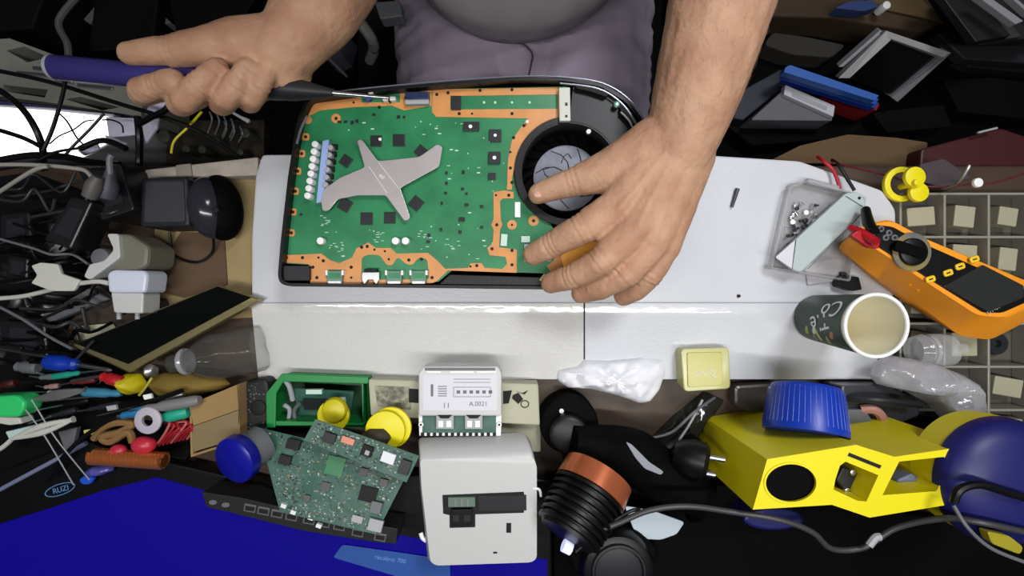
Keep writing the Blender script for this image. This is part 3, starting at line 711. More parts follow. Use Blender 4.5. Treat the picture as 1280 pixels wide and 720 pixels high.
# test leads
red_c = mat('red_cable', (180, 24, 48), .45); blk_c = mat('black_cable', (18, 18, 20), .45)
tag(tube('test_lead', [(1022, 196, -.01), (1030, 202, .003), (1042, 214, .006), (1050, 236, .010)], .0016, red_c), 'red multimeter test lead curling over the far edge of the white board', 'cable')
tag(tube('test_lead', [(1040, 200, -.01), (1048, 206, .004), (1058, 222, .008), (1068, 238, .012)], .0016, blk_c), 'black multimeter test lead next to the red one on the board', 'cable')
tag(tube('loose_wire', [(1040, 203, .003), (1100, 217, -.010), (1160, 233, .006), (1215, 230, .010), (1245, 228, .012), (1282, 216, .012)], .0009, mat('dim_red_wire', (90, 20, 30), .5)), 'thin dark red wire running along the back edge past the yellow spools', 'cable')

# multimeter
t = thing('multimeter', 'orange digital multimeter with dark display and rotary dial on the right', 'multimeter', P(1160, 345, 0))
n_ = lambda l: rnd(l, 9, 3)
mt = [(1063, 293), (1086, 279), (1112, 274), (1156, 298), (1290, 354), (1296, 380), (1258, 399), (1222, 396), (1150, 349), (1106, 320)]
mm_ = [(1046, 308), (1068, 290), (1104, 279), (1150, 304), (1282, 360), (1294, 396), (1238, 425), (1200, 420), (1136, 372), (1092, 346)]
mb_ = [(1045, 310), (1064, 292), (1098, 285), (1140, 306), (1262, 360), (1272, 392), (1220, 418), (1186, 412), (1130, 378), (1086, 345)]
loft('rubber_holster', [(n_([(x * .97 + 36, y * .97 + 10) for x, y in mt]), .049), (n_(mt), .047), (n_(mm_), .024), (n_(mb_), .002), (n_([(x * .97 + 35, y * .97 + 10) for x, y in mb_]), .0005)], orange_rub, t, True)
bm = bmesh.new()
for k in range(7):
    f = k / 7; x, y = 1096 + 66 * f, 332 + 46 * f
    tube_bm(bm, [P(x - 5, y - 10, .037), P(x - 8, y + 2, .022), P(x - 9, y + 8, .008)], .0017, 6)
fin('grip_ribs', bm, orange_rub, t, True)
slab('front_panel', rnd([(1072, 292), (1096, 281), (1116, 283), (1152, 303), (1281, 360), (1288, 376), (1254, 391), (1230, 391), (1158, 346), (1110, 316)], 5), .0502, .004, black_pl, t, .0008)
slab('display', rnd([(1180, 358), (1229, 331), (1280, 357), (1280, 372), (1236, 390)], 2), .0512, .001, mat('lcd_dark', (44, 46, 44), .15), t, .0003)
dc = P(1140, 315, .052)
lathe('dial_scale', [(-.001, 0), (-.001, .0172), (.0002, .0172), (.0002, 0)], dc, dc + Vector((0, 0, 1)), mat('dial_grey', (92, 94, 104), .45, rgb2=(140, 124, 44), vscale=30), t, 32)
lathe('rotary_dial', [(-.001, .0125), (.002, .012), (.003, .010), (.003, 0)], dc + Vector((0, 0, .001)), dc + Vector((0, 0, 1)), black_pl, t, 32)
slab('dial_pointer', rnd(rect(1139, 312, 40, 14, 18), 5), .0575, .004, black_soft, t, .001)
ybtn = mat('yellow_button', (230, 190, 40), .4)
for x, y in ((1164, 349), (1186, 341), (1201, 333), (1219, 324)): slab('button', rnd(rect(x, y, 12, 8, -18), 3), .0525, .002, ybtn, t, .0006)
bm = bmesh.new()
for x, y in ((1164, 349), (1186, 341), (1201, 333), (1219, 324)): prism_bm(bm, rect(x, y, 5, 1.6, -18), .0528, .0005)
fin('button_mark', bm, hole_m, t)
slab('socket_cap', rnd([(1064, 294), (1074, 287), (1101, 300), (1099, 311), (1086, 309)], 3), .0525, .006, red_pl, t, .001)
for x, y in ((1102, 286), (1112, 291), (1094, 290), (1108, 297), (1119, 297)): disc('input_socket', x, y, 4, .0525, .003, mid_grey, t, .0005, 16); disc('socket_hole', x, y, 2, .0528, .003, hole_m, t, 0, 12)
text('display_mark', 'DT-61', 1242, 387, .0505, 5, lt_grey, t, -30)
tag(tube('probe_plug', [(1082, 262, .030), (1086, 280, .045), (1092, 290, .054)], [.004, .005, .005], black_pl, None, 10), 'black probe plug standing in the multimeter sockets', 'plug')
tag(tube('probe_plug', [(1062, 284, .040), (1078, 292, .050), (1096, 303, .060)], [.0028, .004, .0036], red_pl, None, 10), 'red probe plug lying in the multimeter sockets', 'plug')

# yellow spools at the corner of the board
def spool(cx, cy, rx, z, th, label, hole=.35, name='tape_spool', m_=yellow_pl, cat='spool'):
    t = thing(name, label, cat, P(cx, cy, z - th))
    c = P(cx, cy, z); r = rx * mpp(z)
    pr = [(0, r * hole), (0, r), (th * .18, r), (th * .24, r * .72), (th * .76, r * .72), (th * .82, r), (th, r), (th, r * hole), (0, r * hole)]
    lathe('spool_body', pr, c, c - Vector((0, 0, 1)), m_, t, 36)
    lathe('hub_cap', [(-.0005, 0), (-.0005, r * hole * .6), (.002, r * hole * .8), (.002, 0)], c, c - Vector((0, 0, 1)), dark_grey if hole > .3 else m_, t, 16)
    return t
t = thing('yellow_reel', 'bright yellow plastic reel, flat and open, at the corner of the board', 'reel', P(1126, 232, -.02))
disc('reel_ring', 1128, 230, 22, .004, .005, yellow_pl, t, .001, 36, 15)
t = thing('yellow_reel', 'bright yellow twin disc reel with a slot, beside the open yellow reel', 'reel', P(1146, 230, -.0))
disc('reel_disc', 1145, 221, 13, .018, .005, yellow_pl, t, .001, 30); disc('reel_disc', 1150, 240, 12, .014, .005, yellow_pl, t, .001, 30); disc('reel_hub', 1147, 228, 4, .022, .022, yellow_pl, t, .001, 16)
tag(tube('metal_pin', [(1178, 236, .0), (1198, 228, .02), (1212, 206, .03)], [.0012, .0012, .002], dull_steel), 'thin grey metal probe pointing up beside the compartment box', 'pin')
tag(disc('push_button', 1224, 228, 6, .028, .004, white_pure, None, .001, 16), 'small white round cap on the back rail of the compartment box', 'button')

# compartment box (organiser)
org = thing('compartment_box', 'grey translucent compartment organiser box at the right edge, under the multimeter', 'organiser', P(1210, 380, ZB))
og = mat('organiser_grey', (150, 148, 138), .3, alpha=.85)
ogd = mat('organiser_floor', (84, 80, 72), .5)
x0, x1, y0, y1 = .388, .608, -.165, .094
wbox('box_floor', x0, x1, y0, y1, ZB, ZB + .003, ogd, org)
nx, ny = 5, 6
og2 = og
for i in range(nx + 1):
    x = x0 + (x1 - x0) * i / nx; wbox('divider' if 0 < i < nx else 'side_wall', x - .0012, x + .0012, y0, y1, ZB + .003, -.0012, og, org, .0005)
for j in range(ny + 1):
    y = y0 + (y1 - y0) * j / ny; wbox('divider' if 0 < j < ny else 'end_wall', x0, x1, y - .0012, y + .0012, ZB + .003, -.0008, og, org, .0005)
rs = random.Random(11); names = [('component_bag', 'small bag of components', 'bag'), ('relay_block', 'small boxed component', 'component'), ('component_reel', 'small round component', 'component')]
rown = ['first', 'second', 'third', 'fourth', 'fifth', 'sixth']
for i in range(nx):
    for j in range(ny):
        cx = x0 + (x1 - x0) * (i + .5) / nx; cy = y0 + (y1 - y0) * (j + .5) / ny
        k = rs.choice((0, 1, 1, 2)); zz_ = ZB + .003
        if k == 2:
            c = Vector((cx, cy, zz_)); o = lathe('component_reel', [(0, 0), (0, .011), (.004, .012), (.007, .011), (.007, .004), (.003, .003), (.003, 0)], c, c + Vector((0, 0, 1)), rs.choice((black_pl, dark_grey, steel)), None, 20)
            tag(o, 'round dark component in the %s column, %s row from the front of the compartment box' % (rown[i], rown[j]), 'component')
        else:
            a = rs.uniform(-.3, .3); w1, h1 = rs.uniform(.018, .030), rs.uniform(.018, .030)
            b2 = bmesh.new(); bmesh.ops.create_cube(b2, size=1, matrix=Matrix.Translation((cx + .004, cy, zz_ + .007)) @ Matrix.Rotation(a, 4, 'Z') @ Matrix.Diagonal((w1, h1, .014, 1)))
            mm2 = rs.choice((mat('pack_white', (160, 156, 132), .6), mat('pack_brown', (96, 84, 66), .6), mat('pack_grey', (88, 90, 88), .5), mat('pack_white', (0, 0, 0))))
            o = bev(fin('component_pack', b2, mm2), .001); tag(o, '%s packet in the %s column, %s row from the front of the compartment box' % ({'pack_white': 'pale', 'pack_brown': 'brown', 'pack_grey': 'grey'}[mm2.name], rown[i], rown[j]), 'packet')

# clear bag, clear tub, black ball, grey device pieces
tag(blob('plastic_bag', [(1086, 470), (1092, 452), (1112, 444), (1160, 452), (1196, 466), (1222, 480), (1226, 510), (1216, 535), (1192, 545), (1180, 528), (1160, 505), (1130, 488), (1098, 482)], ZB + .042, .028, clear_bag, None, .35, 35, 2.2, 18, 90, 4, True), 'crumpled clear plastic bag below the multimeter', 'bag')
t = thing('clear_bottle', 'small clear plastic bottle lying between the cup and the plastic bag', 'bottle', P(1160, 432, 0))
a1_, b1_ = P(1140, 438, .012), P(1212, 436, .012)
lathe('bottle_body', [(0, .0), (.001, .013), (.010, .0155), (.014, .0135), (.018, .0155), (.035, .0155), (.045, .006), (.050, .006), (.05, 0)], a1_, b1_, clear, t, 28)
lathe('bottle_band', [(.014, .0142), (.018, .0142)], a1_, b1_, clear_bag, t, 28)
tag(blob('black_felt_pad', [(1098, 547), (1112, 522), (1140, 514), (1166, 524), (1180, 550), (1140, 558)], ZB, .05, black_soft, None, .1, 40, 2.2, 10, 40), 'round black bundle tucked behind the yellow printed bracket', 'bundle')
t = thing('grey_gadget', 'dark grey translucent gadget with a pinkish wire, behind the yellow bracket', 'gadget', P(1090, 510, ZB))
slab('gadget_case', rnd([(1052, 482), (1110, 482), (1148, 500), (1150, 520), (1098, 540), (1052, 520)], 4), .015, .03, mat('smoky_case', (58, 60, 66), .25, alpha=.9), t, .002)
slab('gadget_block', rnd([(1050, 512), (1082, 512), (1094, 530), (1072, 540), (1048, 534)], 3), .022, .015, mid_grey, t, .002)
tube('gadget_wire', [(1076, 512, .018), (1092, 512, .022), (1102, 522, .022), (1098, 538, .018)], .0045, mat('pink_wire', (170, 118, 108), .5), t)
tag(slab('dark_pouch', rnd([(918, 482), (975, 478), (985, 508), (940, 516), (918, 508)], 6), -.008, .016, mat('smoke_pouch', (60, 56, 52), .25), None, .003), 'smoky grey plastic case between the yellow box and the blue cap', 'case')
tag(tube('metal_strip', [(1030, 498, .0), (1090, 500, .03), (1152, 506, .03)], .003, dark_grey), 'black bar running right behind the blue cap', 'bar')

# ---------------------------------------------------------------- yellow printed bracket
ZT = .105
yb = thing('printed_bracket', 'yellow plastic printed bracket with round and square openings, lower right', 'bracket', P(1070, 590, ZB))
o1 = [(959, 574), (1070, 556), (1118, 571), (1214, 557), (1202, 585), (1191, 630), (1087, 647), (1040, 631), (941, 637)]
win2 = [(1050, 582), (1057, 577), (1098, 594), (1083, 627), (1072, 626), (1042, 612), (1044, 600)]
win3 = [(1124, 577), (1180, 571), (1184, 580), (1182, 596), (1170, 614), (1103, 619)]
slab('bracket_shell', o1, ZT, .128, yellow_pl, yb, 0, holes=[circ(989, 604, 32, 24, n=36), win2, win3])
slab('hole_rim', circ(989, 604, 34, 26, n=36), ZT + .001, .002, yellow_pl, yb, .0004, holes=[circ(989, 604, 31.5, 23.5, n=36)])
slab('dark_interior', circ(989, 604, 32.5, 24.5, n=36), ZT - .003, .02, black_soft, yb, .0004)  # black disc standing in for the dark inside of the round hole
slab('slot_bar', [(1062, 566), (1102, 582), (1100, 586), (1060, 570)], ZT + .0006, .002, hole_m, yb)
slab('inner_block', [(1046, 600), (1054, 584), (1080, 594), (1072, 620), (1058, 616)], ZT - .02, .02, dark_grey, yb, .001)
for x, y in ((1067, 591), (1060, 614)): disc('inner_screw', x, y, 4, ZT - .018, .003, steel, yb, .0005, 12)
slab('inner_floor', [(1110, 578), (1178, 572), (1176, 610), (1108, 616)], ZT - .10, .01, dark_grey, yb)
slab('inner_part', rnd([(1122, 600), (1140, 592), (1155, 602), (1150, 616), (1124, 616)], 3), ZT - .02, .03, mat('blue_grey', (98, 106, 130), .5), yb, .001)
slab('side_fairing', [(1190, 560), (1230, 538), (1262, 530), (1290, 530), (1290, 545), (1240, 548), (1200, 575)], ZT - .03, .04, yellow_pl, yb, .001)
# blue cap on its far side
t = thing('ribbed_jar_lid', 'blue ribbed plastic cap on the far side of the yellow bracket', 'cap', P(1006, 540, .06))
q0 = P(1006, 541, .063); q1 = P(1007, 484, .052)
Lq = (q1 - q0).length
lathe('cap_body', [(0, 0), (0, .0335), (.004, .0335), (Lq * .9, .0300), (Lq, .0275), (Lq, 0)], q0, q1, blue_pl, t, 48)
bm = bmesh.new(); axq = (q1 - q0).normalized(); sq = axq.orthogonal().normalized(); uq = axq.cross(sq)
for k in range(48):
    a = 2 * PI * k / 48; d_ = sq * math.cos(a) + uq * math.sin(a); tube_bm(bm, [q0 + axq * .005 + d_ * .0333, q0 + axq * Lq * .92 + d_ * .0296], .00035, 5)
fin('cap_ribs', bm, blue_pl, t, True)
# big blue drum
t = thing('blue_drum', 'large dark blue round drum at the lower right corner, a black cord over it', 'drum', P(1300, 620, ZB))
dcx = P(1278, 612, .120); rd = 83 * mpp(.120)
lathe('drum_shell', [(0, 0), (0, rd * .45), (.003, rd * .75), (.009, rd * .93), (.016, rd), (.022, rd), (.022, 0)], dcx, dcx - Vector((0, 0, 1)), navy_pl, t, 64)
lathe('drum_rim', [(.022, 0), (.022, rd * .985), (.046, rd * .97), (.046, 0)], dcx, dcx - Vector((0, 0, 1)), yellow_pl, t, 64)
lathe('drum_foot', [(.046, 0), (.046, .018), (.1175, .018), (.1175, 0)], dcx + Vector((.03, -.036, 0)), dcx + Vector((.03, -.036, -1)), black_soft, t, 24)
tag(slab('yellow_tab', rnd([(1234, 664), (1262, 670), (1280, 684), (1276, 694), (1240, 680)], 5), .127, .008, mat('dim_yellow', (150, 140, 30), .45), None, .001), 'small dull yellow tab over the lower rim of the blue drum', 'tab')
tag(slab('blue_saucer', circ(968, 650, 38, 14, n=32), .03, .05, navy_pl, None, .003), 'dark blue round lid under the yellow bracket', 'lid')

# plug
t = thing('power_plug', 'black two-pin mains plug lying left of the yellow bracket', 'plug', P(868, 575, ZB))
lathe('plug_body', [(0, 0), (0, .010), (.006, .014), (.016, .017), (.026, .0165), (.030, .012), (.030, 0)], P(842, 566, .04), P(884, 578, .05), black_pl, t, 20)
for (x, y) in ((884, 571), (872, 590)): tube('pin', [(x, y, .052), (x + 22, y + 4, .056)], .0024, steel, t, 10, False)
slab('plug_flange', rnd([(862, 552), (876, 548), (888, 574), (884, 594), (866, 596), (856, 578)], 5), .044, .02, black_soft, t, .002)
for i, (pp, lb) in enumerate(((((860, 545, .0), (835, 560, .01), (815, 575, .01), (800, 560, .0)), 'crossed dark strap left of the mains plug'), (((878, 500, -.01), (862, 530, .0), (842, 560, .01), (822, 590, .01)), 'thin clear cord looped left of the mains plug'), (((893, 497, -.02), (868, 515, .0), (840, 540, .0), (812, 548, .0)), 'grey cord above the mains plug'))):
    tag(tube('strap_cord', pp, (.004, .0012, .0015)[i], (dark_grey, lt_grey, mid_grey)[i]), lb, 'cord')
tag(blob('dark_film', [(800, 560), (840, 520), (880, 488), (905, 500), (885, 530), (860, 560), (830, 585)], ZB, .012, mat('dark_film', (40, 40, 36), .12), None, .6, 60, 2, 10, 50, 3, True), 'crinkled dark plastic film on the brown bench left of the bracket', 'film')

# ---------------------------------------------------------------- black lamp arm, head lamp and cable
t = thing('lamp_arm', 'thick black jointed arm with a round base behind the copper-ringed lamp', 'arm', P(715, 530, ZB))
disc('base_disc', 712, 532, 37, .012, .037, black_soft, t, .004, 36)
disc('base_knob', 712, 545, 24, .03, .03, black_pl, t, .004, 28)
disc('base_screw', 702, 514, 3, .0135, .002, white_pure, t, .0004, 12)
tube('arm_tube', [(712, 555, .03), (750, 560, .022), (790, 570, .026), (830, 596, .026), (875, 622, .024)], [.018, .022, .026, .024, .018], black_soft, t, 18)
lp = thing('finned_lamp', 'black finned lamp head with a copper coloured collar, right of the white box', 'lamp', P(730, 640, .02))
a2, b2_ = P(748, 592, .050), P(712, 662, .076)
Lz = (b2_ - a2).length
lathe('copper_collar', [(0, .026), (0, .0315), (.018, .0325), (.018, .026)], a2, b2_, copper, lp, 48)
pr = [(.017, .027)]
for k in range(7):
    s0 = .019 + k * .0058; r_ = .0325 - k * .0006
    pr += [(s0, r_ - .004), (s0 + .0004, r_), (s0 + .0030, r_), (s0 + .0034, r_ - .004)]
pr += [(.060, .024), (.060, 0)]
lathe('finned_body', pr, a2, b2_, black_pl, lp, 48)
lathe('collar_top', [(-.001, 0), (-.001, .024), (.002, .029), (.004, .029), (.004, 0)], a2, b2_, black_soft, lp, 40)
bm = bmesh.new(); axl = (b2_ - a2).normalized(); tube_bm(bm, [P(704, 681, .070), P(714, 686, .070)], .0055, 12); fin('lamp_lens', bm, mat('lens_lit', (220, 225, 255), .3, emit=(200, 205, 255), es=.8), lp, True)
t = thing('camera_body', 'black round lens body at the bottom edge under the finned lamp', 'camera', P(770, 700, 0))
disc('lens_barrel', 774, 716, 46, .06, .055, black_pl, t, .006, 40); disc('lens_glass', 774, 716, 30, .0605, .002, dark_grey, t, .0005, 30); disc('lens_ring', 774, 716, 34, .064, .01, dark_grey, t, .001, 40, 31)
slab('mount', rnd([(706, 690), (742, 668), (796, 664), (826, 690), (812, 722), (720, 722)], 8), .045, .042, black_soft, t, .004)
tag(slab('white_leaf_sheet', rnd([(781, 633), (790, 634), (820, 640), (856, 653), (846, 668), (826, 675), (806, 674), (792, 662)], 4), .04, .002, mat('pale_sheet', (178, 190, 198), .5), None, .0005), 'pale leaf-shaped plastic sheet right of the copper-ringed lamp', 'sheet')
tag(slab('white_sliver', rnd([(782, 552), (790, 556), (812, 578), (830, 590), (826, 594), (806, 586), (794, 572)], 3), .068, .002, mat('grey_sheet', (132, 136, 144), .5), None, .0005), 'narrow grey sliver of plastic lying on the black arm', 'sheet')
tag(tube('power_cable', [(735, 668, .085), (770, 655, .085), (812, 638, .085), (860, 633, .085), (915, 640, .085), (975, 650, .09), (1015, 665, .09), (1040, 686, .085), (1080, 684, .085), (1120, 660, .09), (1180, 648, .11), (1230, 654, .125), (1295, 668, .125)], .0024, mat('grey_cord', (58, 58, 60), .4), None, 10), 'long dark cord looping from the finned lamp under the bracket to the blue drum', 'cord')
tag(tube('power_cable', [(720, 690, .08), (752, 662, .082), (786, 640, .082), (800, 637, .08)], .0016, black_pl), 'short black cord beside the lamp cable', 'cord')
tag(tube('power_cable', [(1192, 628, .125), (1200, 612, .127), (1225, 606, .127), (1260, 616, .127), (1290, 625, .127)], .003, black_pl), 'thick black cord lying over the top of the blue drum', 'cord')
tag(tube('power_cable', [(1192, 632, .12), (1210, 660, .127), (1240, 686, .128), (1290, 706, .128)], .0014, mid_grey), 'thin grey cord curving round the bottom of the blue drum', 'cord')
tag(tube('power_cable', [(1086, 682, .095), (1094, 672, .095), (1100, 671, .095)], .003, lt_grey), 'short pale connector end on the cord under the bracket', 'connector')
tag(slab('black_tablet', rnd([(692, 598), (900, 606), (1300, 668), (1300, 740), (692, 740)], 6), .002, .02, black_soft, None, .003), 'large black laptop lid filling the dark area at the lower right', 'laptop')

# ---------------------------------------------------------------- white box, module, cream radio
t = thing('cream_radio', 'cream plastic radio case lying behind the white module, with worn black markings', 'radio', P(568, 510, ZB))
slab('radio_case', rnd([(460, 474), (673, 480), (675, 532), (463, 520)], 3), .012, .036, cream_pl, t, .0015)
slab('radio_grille', rnd([(468, 482), (512, 484), (514, 512), (472, 508)], 2), .0128, .001, mat('grille_dk', (88, 86, 72), .5, rgb2=(150, 148, 124), vscale=180), t)
slab('radio_window', rnd([(511, 486), (524, 487), (524, 504), (511, 503)], 1), .0134, .001, hole_m, t)
slabs('radio_marking', [[(629, 489), (640, 488), (636, 504), (629, 505)], [(641, 494), (648, 491), (654, 499), (648, 505), (640, 498)], [(646, 489), (652, 492), (660, 488), (656, 493)]], .0128, .001, hole_m, t)
bm = bmesh.new(); tube_bm(bm, [P(656 + 5 * math.cos(a * .5), 505 + 4.4 * math.sin(a * .5), .0125) for a in range(14)], .0005, 5); fin('radio_ring', bm, dark_grey, t, True)
slab('radio_back_plate', rnd([(620, 528), (676, 530), (676, 565), (620, 565)], 2), -.005, .02, cream_pl, t, .001)

t = thing('white_module', 'white power module with printed label, vent slots and green circuit strip at its foot', 'module', P(575, 500, .014))
slab('module_case', rnd([(523, 466), (530, 458), (622, 458), (627, 466), (627, 520), (523, 520)], 2), .040, .024, white_pl, t, .0015)
slab('module_base', [(523, 518), (627, 518), (626, 545), (524, 545)], .034, .018, white_pure, t, .0006)
slab('circuit_strip', rect(574, 530, 92, 22), .0352, .001, pcb_old, t)
for x in (556, 592):
    slab('terminal_block', rect(x, 528, 22, 17), .0405, .006, lt_grey, t, .0006); slab('terminal_latch', [(x - 9, 519), (x + 9, 519), (x + 5, 523), (x - 5, 523)], .0412, .001, hole_m, t)
    for dx in (-5, 5): slab('terminal_hole', rect(x + dx, 530, 6, 8), .0412, .001, white_pure, t)
slabs('module_legs', [rect(528 + i * 7.5, 543, 4, 4) for i in range(13)], .0355, .001, hole_m, t)
slab('vent_slot', rect(575, 461.5, 88, 3.5), .0404, .001, mid_grey, t)
for x, wd in ((542, 18), (577, 30), (608, 24)): slab('vent_tab', rect(x, 465, wd, 3), .0408, .001, white_pure, t, .0003)
slab('printed_label', rect(575, 491, 92, 44), .0403, .0006, mat('label_white', (208, 208, 216), .5), t)
bm = bmesh.new()
prism_bm(bm, rect(540, 488, 3, 15), .0406, .0004)
for i in range(5): prism_bm(bm, rect(553, 483 + i * 3, 11, 1), .0406, .0004)
for i in range(6): prism_bm(bm, rect(573 + i * 8, 490, 4.5, 4), .0406, .0004)
for y in (474, 478, 484, 496): prism_bm(bm, rect(590, y, 46, .6), .0406, .0004)
for x in (567, 613): prism_bm(bm, rect(x, 490, .6, 12), .0406, .0004)
fin('label_print', bm, mid_grey, t)
text('label_text', '11', 558, 507, .0403, 7, mid_grey, t); text('label_text', 'A.0021', 598, 505, .0403, 6, mid_grey, t)
for x in (526, 624): disc('side_lug', x, 531, 3.2, .0365, .003, white_pure, t, .0004, 14); disc('lug_hole', x, 531, 1.4, .0368, .003, hole_m, t, 0, 10)

t = thing('white_wall_box', 'white plastic wall box with a dark recessed connector, standing in front of the white module', 'box', P(596, 625, ZB))
top_o = rnd([(525, 574), (666, 571), (671, 582), (671, 698), (664, 703), (545, 707), (538, 702), (527, 610)], 5, 3)
midr = rnd([(524, 566), (664, 562), (669, 574), (671, 696), (664, 701), (542, 705), (535, 700), (525, 606)], 5, 3)
low_ = rnd([(523, 548), (656, 541), (664, 552), (666, 676), (658, 681), (542, 684), (536, 680), (524, 592)], 5, 3)
bas = rnd([(528, 538), (648, 533), (655, 542), (655, 650), (648, 656), (548, 658), (541, 654), (530, 580)], 5, 3)
loft('box_shell', [(top_o, .056), (midr, .052), (low_, .030), ([((x - 640) * 1.038 + 640, (y - 360) * 1.038 + 360) for x, y in bas], .001)], white_pl, t, True)
rec = [(553, 619), (655, 615), (655, 641), (594, 643), (594, 659), (562, 660), (562, 644), (554, 642)]
slab('recess', rnd(rec, 1), .0567, .001, hole_m, t)
slab('recess_bar', rect(628, 629, 60, 19, -1), .0573, .001, dark_grey, t)
slab('connector_body', rect(577, 647, 26, 20, -1), .061, .005, black_pl, t, .0006)
slab('connector_board', rect(577, 628, 34, 12, -1), .0596, .003, mat('conn_board', (92, 112, 98), .5), t, .0004)
for x in (569, 577, 585): slab('connector_pin', rect(x, 629, 3, 9), .0604, .002, steel, t)
for x in (570, 584): slab('connector_socket', rect(x, 648, 8, 8), .0614, .001, dark_grey, t)
slab('small_slot', rect(636, 660, 6, 12, 1), .0566, .001, hole_m, t); slab('small_slot', rect(619, 691, 5, 2), .0566, .001, hole_m, t)
tube('side_hook', [(666, 610, .055), (674, 612, .055), (676, 620, .052)], .0012, white_pure, t); tube('side_hook', [(526, 666, .045), (528, 672, .046), (533, 676, .046)], .002, white_pure, t)

# ---------------------------------------------------------------- green bin and yellow wheels
t = thing('parts_bin', 'green plastic parts bin holding a circuit board, left of the cream radio', 'bin', P(396, 510, ZB))
bo = [(352, 469), (458, 473), (460, 535), (333, 532), (334, 492)]
slab('bin_wall', rnd(bo, 3), .012, .036, green_pl, t, .001, holes=[inset(rnd(bo, 3), 6)])
slab('bin_floor', inset(bo, 4), -.018, .004, mat('dark_green', (12, 66, 34), .5), t)
slab('bin_rim', rnd([(352, 467), (460, 471), (460, 480), (354, 477), (345, 492), (344, 535), (333, 535), (332, 492)], 2), .0135, .002, green_pl, t, .0008)
t = thing('small_circuit_board', 'small green circuit board with dark chip standing inside the green bin', 'circuit board', P(405, 500, -.015))
plate('board', [(368, 486, .004), (442, 490, .004), (438, 520, -.010), (372, 520, -.010)], .0015, pcb_old, t)
plate('board_chip', [(378, 500, .003), (412, 501, .003), (410, 512, -.002), (380, 512, -.002)], .003, chipm, t)
slab('board_capacitor', rect(426, 501, 7, 7), .006, .008, white_pure, t, .0005); slab('board_connector', rect(392, 490, 20, 6), .006, .006, silk, t, .0005)
tube('board_lead', [(355, 506, .008), (362, 512, .004), (360, 528, .0)], .002, lt_grey, t); tube('board_lead', [(374, 505, .006), (368, 514, .002), (370, 530, .0)], .002, mid_grey, t)
tube('board_lead', [(356, 474, .010), (362, 484, .006), (366, 500, .0)], .0025, lt_grey, t)
t = thing('thread_spool', 'bright yellow domed wheel at the near edge of the green bin', 'wheel', P(416, 518, 0))
disc('wheel_dome', 416, 514, 16, .024, .012, mat('yellow_dim', (196, 184, 18), .4), t, .005, 32); disc('wheel_flange', 416, 520, 20, .016, .005, yellow_pl, t, .001, 32)
t = thing('thread_spool', 'bright yellow grooved wheel with a dark hub in front of the cream radio', 'wheel', P(486, 538, 0))
disc('wheel_flange', 488, 535, 26, .030, .004, yellow_pl, t, .001, 36, 12); disc('wheel_groove', 487, 536, 22, .027, .006, mat('yellow_dim', (0, 0, 0)), t, 0, 36); disc('wheel_flange', 481, 539, 25, .036, .005, yellow_pl, t, .001, 36)
blob('wheel_hub', [(446, 546), (462, 536), (480, 536), (490, 546), (482, 558), (456, 560)], .0365, .008, mat('hub_brown', (58, 50, 40), .7), t, .1, 30, 2, 8, 30)

# circuit boards
def busy_board(t, corners, z0, th, rs, nbits, chips, m_=pcb_old):
    """corners in pixels with heights; scatters raised parts over the plate"""
    V = [P(*c) for c in corners]
    n = (V[1] - V[0]).cross(V[3] - V[0]).normalized(); n = n if n.z > 0 else -n
    plate('board', corners, th, m_, t)
    def pt(u, v): return V[0] * (1 - u) * (1 - v) + V[1] * u * (1 - v) + V[2] * u * v + V[3] * (1 - u) * v
    eu = (V[1] - V[0]).normalized(); ev = n.cross(eu)
    def bit(bm, u, v, a, b_, h):
        c = pt(u, v); q = [c + eu * sx * a / 2 + ev * sy * b_ / 2 for sx, sy in ((-1, -1), (1, -1), (1, 1), (-1, 1))]
        lo = [bm.verts.new(p) for p in q]; hi = [bm.verts.new(p + n * h) for p in q]
        bm.faces.new(lo[::-1]); bm.faces.new(hi)
        for i in range(4): bm.faces.new((lo[i], lo[(i + 1) % 4], hi[(i + 1) % 4], hi[i]))
    cols = {'resistors': (mat('bit_dark', (18, 22, 22), .4), nbits), 'solder_pads': (mat('bit_silver', (104, 116, 112), .4, metal=.4), int(nbits * 1.3)), 'bright_pads': (mat('bit_pale', (170, 182, 174), .5), nbits // 4), 'tan_parts': (mat('bit_tan', (140, 118, 84), .5), nbits // 3)}
    for nm, (mm, k) in cols.items():
        bm = bmesh.new()
        for i in range(k): bit(bm, rs.uniform(.03, .97), rs.uniform(.03, .97), rs.uniform(.0006, .0022), rs.uniform(.0006, .0018), rs.uniform(.0004, .0012))
        fin(nm, bm, mm, t)['kind'] = 'stuff'
    for u, v, a, b_, h, mm in chips:
        bm = bmesh.new(); bit(bm, u, v, a, b_, h); bev(fin('chip', bm, mm, t), .0003)
rs = random.Random(21)
t = thing('circuit_board', 'large dark green circuit board crowded with parts, tilted over the network switch', 'circuit board', P(410, 600, .02))
busy_board(t, [(322, 534, .022), (515, 580, .028), (470, 668, .046), (350, 640, .040)], 0, .0016, rs, 260,
  [(.52, .26, .017, .017, .0016, mat('bga_green', (30, 112, 66), .35)), (.80, .52, .016, .013, .002, hole_m), (.24, .1, .012, .009, .006, black_pl), (.16, .33, .011, .008, .004, black_pl), (.72, .25, .008, .007, .002, chipm), (.88, .33, .008, .007, .002, chipm), (.46, .55, .009, .008, .002, chipm), (.58, .05, .010, .010, .005, black_pl), (.96, .88, .013, .010, .004, lt_grey), (.78, .86, .010, .006, .003, lt_grey), (.9, .66, .01, .01, .004, mid_grey), (.3, .75, .006, .006, .002, chipm)])
t = thing('circuit_board', 'narrow green circuit board strip lying on top of the large tilted circuit board', 'circuit board', P(450, 560, .04))
